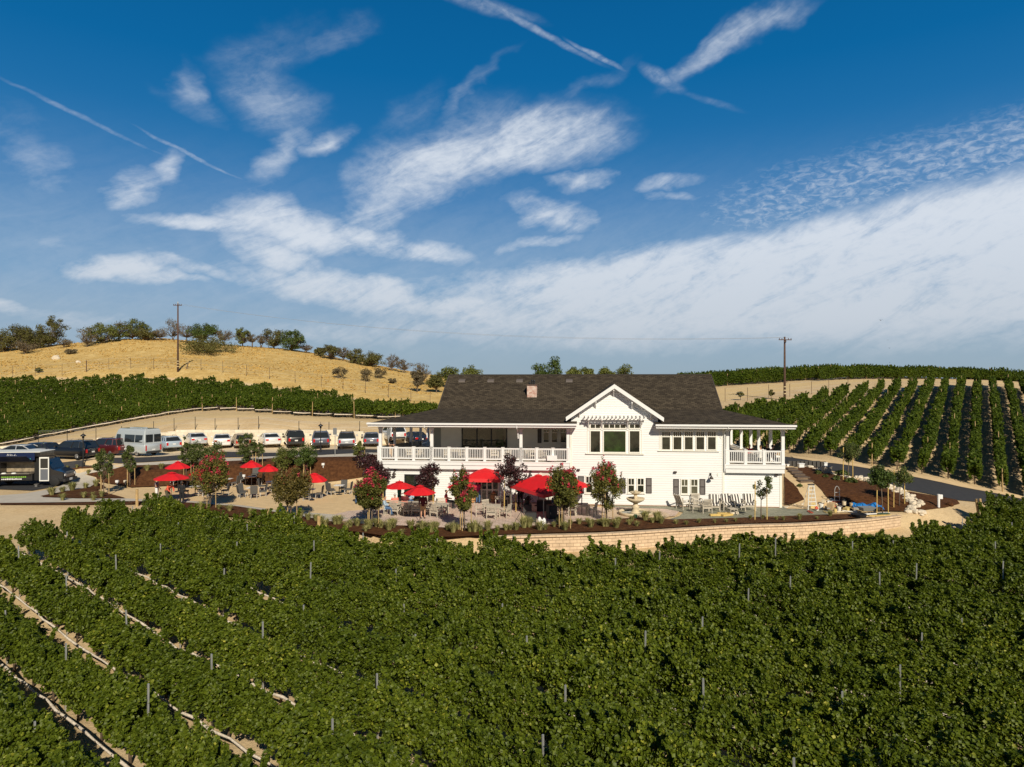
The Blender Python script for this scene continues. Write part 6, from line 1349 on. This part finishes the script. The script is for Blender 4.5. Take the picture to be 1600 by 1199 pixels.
def junk(i, x, y, kind, ci, s=1.):
    nm, col = JC[ci]; m_ = mat('junk_'+nm.replace(' ','_'), col, .7, var=.12, vscale=6); q = MB()
    if kind == 'bucket': q.lathe([(0,0),(.13,0),(.16,.34),(.15,.34),(.12,.02),(0,.02)], 14); q.tube([(-.155,0,.33),(-.1,-.05,.46),(.1,-.05,.46),(.155,0,.33)], .008, 4)
    elif kind == 'box': q.box(-.22,.22,-.17,.17,0,.28); q.box(-.22,-.02,-.19,-.172,.28,.30); q.add([(-.22,-.17,.281),(.22,-.17,.281),(.22,-.32,.36),(-.22,-.32,.36)], [(0,1,2,3)])
    elif kind == 'bag':
        q.ball((0,0,.14), (.22,.16,.15), 7, 5, .32, random.Random(i))
    elif kind == 'bundle':
        for k in range(5): q.tube([(-.5,k*.05-.1,.05+.04*(k % 2)),(.5,k*.05-.1+rr3.uniform(-.05,.05),.05+.04*(k % 2))], .025, 5)
    o2 = link(kind if kind != 'bundle' else 'board_bundle', q.mesh(kind, m_, bevel=.008 if kind == 'box' else 0)); z = .07
    o2.location = G(x, y)+Vector((0,0,z+(.25 if i % 4 == 3 else 0))); o2.scale = (s,)*3; o2.rotation_euler = (0, 0, rr3.uniform(0,3)); return nm, o2
PW = {'bucket':'open bucket','box':'open box','bag':'crumpled bag','bundle':'bundle of boards'}
spots_ = [(1266,803,'bundle',1),(1277,800,'bucket',0),(1283,797,'bucket',0),(1287,793,'box',7),(1290,803,'bundle',5),(1293,797,'box',2),(1296,790,'box',0),(1298,801,'box',3),(1301,794,'box',1),(1303,787,'box',2),(1305,803,'bucket',5),(1307,798,'bag',7),(1311,801,'bucket',0),(1313,794,'box',2),(1316,803,'bundle',7),(1319,797,'bucket',7),(1322,801,'box',5),(1325,795,'box',4),(1328,803,'bundle',0),(1330,799,'bucket',3),(1337,801,'box',2),(1343,803,'bag',2),(1347,798,'bucket',0),(1276,804,'bag',1),(1356,803,'bundle',2),(1300,785,'bag',0),(1309,790,'box',1),(1318,790,'bag',6),(1271,796,'box',5)]
for i, (x, y, kd, ci) in enumerate(spots_):
    nm, o2 = junk(i, x, y, kd, ci, R.uniform(.6,1.05)); lab = '%s %s in the heap of building leftovers, %s item from the left' % (nm, PW[kd], ORD[sorted([s_[0] for s_ in spots_]).index(x)])
    tag(o2, lab, PW[kd].split()[-1] if kd != 'bundle' else 'boards', 'leftovers heaped beside the ladder')
q = MB(); q.lathe([(0,0),(.42,0),(.5,.2),(.46,.22),(.3,.1),(0,.08)], 16); tag(link('rubber_tub', q.mesh('rubber_tub', black)), 'black rubber tub at the front right of the junk heap', 'tub').location = G(1342,811)+Vector((0,0,.1))
r_ = empty('wheelbarrow', G(1353,806)+Vector((0,0,.08)), .15, 'grey wheelbarrow lying beside the black tub', 'wheelbarrow'); q = MB(); loft(q, [[(-.3,-.2,.25),(.35,-.2,.25),(.35,.2,.25),(-.3,.2,.25)],[(-.45,-.34,.5),(.55,-.34,.5),(.55,.34,.5),(-.45,.34,.5)]]); q.build('tray', mat('dull_grey_metal', (.25,.26,.25), .5), r_)
for s in (-1,1): q = MB(); q.tube([(.5,s*.08,.18),(-.4,s*.25,.24),(-1.0,s*.3,.42)], .02, 5); q.build('handle', wood, r_)
q = MB(); q.tube([(.55,-.05,.17),(.55,.05,.17)], .17, 14); q.build('wheel', tyre, r_)
for i, (x, y, l_, a, m_, lab) in enumerate([(1366,806,2.4,.25,white,'long white board lying right of the wheelbarrow'),(1374,809,1.6,.15,ywood,'long yellow board on the ground below the saplings'),(1380,806,.9,.1,mat('dark_green_mat',(.03,.07,.04),.8),'dark green mat at the foot of the broad young tree')]):
    q = MB(); q.box(-l_/2,l_/2,-.1,.1,0,.06); o2 = tag(link('board', q.mesh('board', m_, bevel=.008)), lab, 'board'); o2.location = G(x, y)+Vector((0,0,.09)); o2.rotation_euler = (0,0,a)
print('props ok')
# ------------------------------------------------------------------ people
def baked(q, vox, name):
    """join tubes, fuse them into one continuous skin with a voxel remesh, and bake it"""
    me = q.mesh(name, [], fix=False) if False else None
    m2 = bpy.data.meshes.new(name); m2.from_pydata(q.v, [], q.f); bm = bmesh.new(); bm.from_mesh(m2); bmesh.ops.recalc_face_normals(bm, faces=bm.faces); bm.to_mesh(m2); bm.free()
    o2 = bpy.data.objects.new(name, m2); COL.objects.link(o2); md = o2.modifiers.new('r', 'REMESH'); md.mode = 'VOXEL'; md.voxel_size = vox; md.use_smooth_shade = True
    s2 = o2.modifiers.new('s', 'SMOOTH'); s2.iterations = 2; s2.factor = .5
    dg_ = bpy.context.evaluated_depsgraph_get(); res = bpy.data.meshes.new_from_object(o2.evaluated_get(dg_)); bpy.data.objects.remove(o2); res.name = name; return res
POSE = {}
def J(**k):
    b_ = dict(pel=(0,0,.95), che=(0,.01,1.25), nec=(0,.01,1.43), hea=(0,-.015,1.60), shl=(-.18,0,1.40), shr=(.18,0,1.40), ell=(-.25,.02,1.12), elr=(.25,.02,1.12), wrl=(-.25,-.06,.88), wrr=(.25,-.06,.88),
      hil=(-.09,0,.92), hir=(.09,0,.92), knl=(-.11,-.02,.50), knr=(.11,-.02,.50), anl=(-.12,.02,.09), anr=(.12,.02,.09)); b_.update(k); return {a: Vector(v_) for a, v_ in b_.items()}
POSES = dict(stand=J(), talk=J(wrl=(-.12,-.28,1.12), ell=(-.26,-.02,1.10), wrr=(.22,-.16,.92)), step=J(knl=(-.1,-.12,.52), anl=(-.12,-.10,.10), anr=(.1,.20,.12), wrr=(.1,-.32,1.05), elr=(.25,-.04,1.1)),
  bend=J(pel=(0,.12,.93), che=(0,-.10,1.18), nec=(0,-.24,1.30), hea=(0,-.38,1.40), shl=(-.18,-.2,1.27), shr=(.18,-.2,1.27), ell=(-.24,-.3,1.02), elr=(.24,-.3,1.02), wrl=(-.14,-.45,.85), wrr=(.14,-.45,.85), hil=(-.09,.12,.90), hir=(.09,.12,.90)),
  sit=J(pel=(0,.05,.52), che=(0,.10,.84), nec=(0,.10,1.02), hea=(0,.07,1.19), shl=(-.18,.10,.99), shr=(.18,.10,.99), ell=(-.25,.02,.74), elr=(.25,.02,.74), wrl=(-.12,-.22,.72), wrr=(.14,-.22,.70), hil=(-.09,.0,.50), hir=(.09,.0,.50), knl=(-.12,-.42,.50), knr=(.12,-.42,.50), anl=(-.12,-.40,.09), anr=(.12,-.44,.09)))
def hand(q, e, w2, side):
    d = (w2-e).normalized(); up = Vector((side,0,0)); up = (up-d*up.dot(d)).normalized(); lat = d.cross(up); pc = w2+d*.05
    q.tube([w2, w2+d*.04, w2+d*.085], [(.016,.026),(.015,.040),(.013,.038)], 8) if 0 else q.tube([w2, w2+d*.04, w2+d*.085], [.028,.034,.030], 8)
    for i, (o_, l_) in enumerate(((-.028,.066),(-.010,.075),(.010,.070),(.028,.055))):
        a = w2+d*.08+lat*o_; q.tube([a, a+d*l_*.55-up*.006, a+d*l_*.95-up*.025], [.0095,.009,.007], 6)
    a = w2+d*.02+lat*-.034; q.tube([a, a+d*.03-lat*.025, a+d*.06-lat*.028-up*.01], [.012,.010,.008], 6)
def fig(pose):
    if pose in POSE: return POSE[pose]
    j = POSES[pose]; q = MB(); up = (j['nec']-j['pel']).normalized()
    def torso(k, a0=0., hem=0.):
        q_ = [j['pel']-up*(.08+hem), j['pel'], j['pel'].lerp(j['che'], .5), j['che'], j['che'].lerp(j['nec'], .55)+up*.02, j['nec']-up*.01]
        return q_, [(.105+k,.155+k),(.108+k,.160+k),(.095+k,.135+k),(.112+k,.162+k),(.085+k,.150+k),(.055+k,.075+k)]
    def tt(Q, pts, rads):                    # torso rings: wide in x, thin in depth
        vs = []; n_ = 14
        for p_, (ry, rx) in zip(pts, rads):
            f_ = Vector((0,1,0)); f_ = (f_-up*f_.dot(up)).normalized()
            for k in range(n_): t_ = 2*pi*k/n_; vs.append(p_+Vector((1,0,0))*cos(t_)*rx+f_*sin(t_)*ry)
        Q.add(vs, [(i*n_+k, i*n_+(k+1) % n_, (i+1)*n_+(k+1) % n_, (i+1)*n_+k) for i in range(len(pts)-1) for k in range(n_)]+[tuple(range(n_))[::-1], tuple(range((len(pts)-1)*n_, len(pts)*n_))])
    tt(q, *torso(0)); hd = j['hea']; nd = (hd-j['nec']).normalized()
    q.tube([j['nec']-nd*.05, hd-nd*.05], [.058,.05], 10); q.ball(tuple(hd+nd*.03), (.076,.092,.108), 14, 10); q.ball(tuple(hd+Vector((0,-.03,-.055))), (.052,.055,.05), 10, 8)
    q.tube([hd+Vector((0,-.085,.04)), hd+Vector((0,-.112,-.002)), hd+Vector((0,-.09,-.01))], [.009,.014,.010], 6)
    for s in (-1,1): q.ball(tuple(hd+Vector((s*.080,.0,.01))), (.012,.022,.032), 8, 6)
    for s, a in ((-1,'l'),(1,'r')):
        q.tube([j['che'].lerp(j['sh'+a], .6), j['sh'+a], j['sh'+a].lerp(j['el'+a], .5), j['el'+a], j['el'+a].lerp(j['wr'+a], .35), j['wr'+a]], [.065,.058,.048,.039,.038,.025], 9); hand(q, j['el'+a], j['wr'+a], s)
        q.tube([j['hi'+a]+up*.03, j['hi'+a].lerp(j['kn'+a], .35), j['kn'+a], j['kn'+a].lerp(j['an'+a], .35), j['an'+a]], [.088,.082,.055,.055,.034], 10)
        q.tube([j['an'+a]+Vector((0,.05,-.04)), j['an'+a]+Vector((0,-.05,-.045)), j['an'+a]+Vector((0,-.17,-.062))], [.038,.042,.026], 8)
    body = baked(q, .017, 'body')
    def sh(sleeve, hem):
        Q = MB(); tt(Q, *torso(.02, hem=hem))
        for a in 'lr':
            pts = [j['che'].lerp(j['sh'+a], .6), j['sh'+a], j['sh'+a].lerp(j['el'+a], .5)]; rd = [.088,.078,.072]
            if sleeve: pts += [j['el'+a], j['el'+a].lerp(j['wr'+a], .85)]; rd += [.060,.045]
            Q.tube(pts, rd, 9)
        return baked(Q, .022, 'shirt')
    def tr(long):
        Q = MB()
        for a in 'lr':
            pts = [j['hi'+a]+up*.05, j['hi'+a].lerp(j['kn'+a], .35), j['hi'+a].lerp(j['kn'+a], .9)]; rd = [.112,.102,.080]
            if long: pts += [j['kn'+a], j['kn'+a].lerp(j['an'+a], .5), j['an'+a]+Vector((0,0,-.01))]; rd += [.076,.070,.062]
            Q.tube(pts, rd, 10)
        tt(Q, [j['pel']-up*.09, j['pel']-up*.02, j['pel']+up*.08], [(.118,.168),(.122,.172),(.110,.155)]); return baked(Q, .022, 'trousers')
    def hr(long):
        Q = MB(); Q.ball(tuple(hd+Vector((0,.022,.058))), (.086,.096,.088), 14, 8)
        if long: Q.tube([hd+Vector((0,.05,.06)), hd+Vector((0,.09,-.05)), hd+Vector((0,.10,-.17))], [.08,.078,.05], 10)
        return baked(Q, .018, 'hair')
    sho = MB()
    for a in 'lr': sho.tube([j['an'+a]+Vector((0,.065,-.045)), j['an'+a]+Vector((0,-.05,-.045)), j['an'+a]+Vector((0,-.185,-.062))], [.046,.050,.032], 8)
    POSE[pose] = dict(body=body, s0=sh(False,.05), s1=sh(True,.05), t1=tr(True), t0=tr(False), h0=hr(False), h1=hr(True), shoes=baked(sho, .02, 'shoes')); return POSE[pose]
def cloth(nm, c): return mat('cloth_'+nm, c, .85, var=.06, vscale=14)
def person(p, pose, face, label, shirt, trou, hair, longs=True, longt=True, longh=False, hat=None, s=1., apron=None):
    f_ = fig(pose); r_ = link('person', f_['body']); r_.location = p; r_.rotation_euler = (0,0,radians(face)); r_.scale = (s,)*3; tag(r_, label, 'person')
    if not f_['body'].materials: f_['body'].materials.append(skin)
    for nm, key, m_ in (('shirt', 's1' if longs else 's0', shirt), ('trousers' if longt else 'shorts', 't1' if longt else 't0', trou), ('hair', 'h1' if longh else 'h0', hair), ('shoes', 'shoes', black)):
        me = f_[key]
        if not me.materials: me.materials.append(black)
        o2 = link(nm, me, r_); setmat(o2, m_)
    if hat:
        hd = POSES[pose]['hea']; q = MB(); q.lathe([(0,.15),(.07,.14),(.10,.06),(.10,.05),(.17,.045),(.17,.035),(0,.035)], 16, (hd.x, hd.y+.01, hd.z+.03)); q.build('hat', hat, r_)
    return r_
wh = cloth('white', (.78,.77,.74)); jeans = cloth('blue_jeans', (.06,.12,.24)); blk2 = cloth('black', (.012,.012,.014)); maroon = cloth('maroon', (.12,.015,.02)); green = cloth('green', (.01,.22,.13)); orange = cloth('orange_red', (.62,.10,.05)); olive = cloth('olive', (.07,.065,.035)); greyp = cloth('grey_violet', (.20,.18,.22)); tan_ = cloth('tan', (.55,.36,.18)); pink = cloth('salmon', (.72,.22,.16)); magenta = cloth('magenta', (.45,.02,.12)); redc = cloth('red', (.5,.03,.04)); blu = cloth('pale_blue', (.35,.45,.55))
up5 = Vector((0,0,.045))
person(G(245,784)+up5, 'talk', 100, 'person in white trousers and grey top, leftmost of the three standing', greyp, wh, hairb, longs=False, longh=True)
person(G(263,787)+up5, 'bend', 60, 'person in orange red top leaning forward under the umbrella', orange, olive, hairb, longs=True)
person(G(284,789)+up5, 'stand', 175, 'person dressed all in black beside the leaning person', blk2, blk2, hairm, longh=True)
person(G(559,789)+up5, 'stand', 200, 'person in blue jeans half behind the round crepe myrtle', cloth('navy', (.04,.07,.13)), jeans, hairm)
person(G(624,797)+up5, 'talk', 120, 'standing person with dark hair in a green top', green, blk2, hairm, longs=False, longh=True)
person(G(603,807)+up5, 'sit', 90, 'seated person in patterned top and blue jeans behind the round crepe myrtle', blu, jeans, hairm)
person(G(617,802)+up5, 'sit', 190, 'seated person in salmon shirt seen from behind', pink, jeans, hairg, longs=False)
person(G(633,799)+up5, 'sit', 175, 'seated person in maroon shirt with back turned', maroon, blk2, hairm)
person(G(641,795)+up5, 'sit', 20, 'seated person in pale blue top and pale hat facing the table', blu, jeans, hairb, hat=tan_)
person(G(661,812)+up5, 'stand', 185, 'standing person in maroon top and tan shorts beside the umbrella pole', maroon, tan_, hairm, longt=False, longh=True)
person(G(699,796)+up5, 'sit', 90, 'seated person in red top left of the middle crepe myrtle', redc, blk2, hairm, longs=False)
person(G(747,788)+up5, 'talk', 150, 'standing person in magenta top at the bar', magenta, jeans, hairb, longs=False)
person(G(763,785)+Vector((0,1.2,.045)), 'talk', 10, 'person in black serving behind the bar counter', blk2, blk2, hairm)
person(G(813,793)+up5, 'talk', 10, 'musician in black standing under the leaning canopy', blk2, blk2, hairm)
person(G(868,803)+up5, 'sit', 20, 'musician in dark clothes seated in the shade beside the loudspeaker', cloth('navy', (.04,.07,.13)), blk2, hairm)
person(HW(HU(611,1.2),1.2,DK), 'talk', 60, 'person in black top on the left porch', blk2, tan_, hairb, longs=False, longh=True)
ddk = lambda px, v_: HW(HU(px, v_), v_, DK)
person(ddk(1187.5,1.3), 'sit', 190, 'person in white shirt seated on the right porch', wh, jeans, hairb)
person(ddk(1209,1.2), 'sit', 90, 'person in maroon shirt and dark cap seated at the right end of the porch', maroon, wh, hairm, hat=blk2)
person(ddk(1172,1.8), 'sit', 10, 'person in red top seated at the back of the right porch', redc, blk2, hairm)
person(ddk(1198,2.2), 'sit', 340, 'person in black seated between two others on the right porch', blk2, blk2, hairm)
# porch furniture
for i, (x, v_) in enumerate([(1180,1.9),(1203,1.7)]): place(protoTab, ddk(x, v_)-up5, 0, ['square table on the right porch, nearer the house','square table on the right porch, nearer the corner post'][i], 'table', 'tables on the right porch')
for i, (x, v_, a) in enumerate([(640,1.6,20),(655,1.5,-30),(700,1.7,180),(722,1.5,90),(772,1.6,10),(790,1.5,-60),(828,1.6,30),(846,1.4,150)]):
    place(protoT, ddk(x, v_)-up5, radians(a), 'pale slatted armchair behind the front railing, %s from the left' % ORD[i], 'chair', 'chairs on the long porch')
place(protoTT, ddk(711,1.6)-up5, 0, 'slatted table on the long porch in front of the folding doors', 'table'); place(protoTT, ddk(837,1.6)-up5, 0, 'slatted table on the long porch below the three windows', 'table')
for i, (x, y) in enumerate([(571,770),(579,770)]):
    p = G(590, 785)
print('people ok', len(bpy.data.objects))
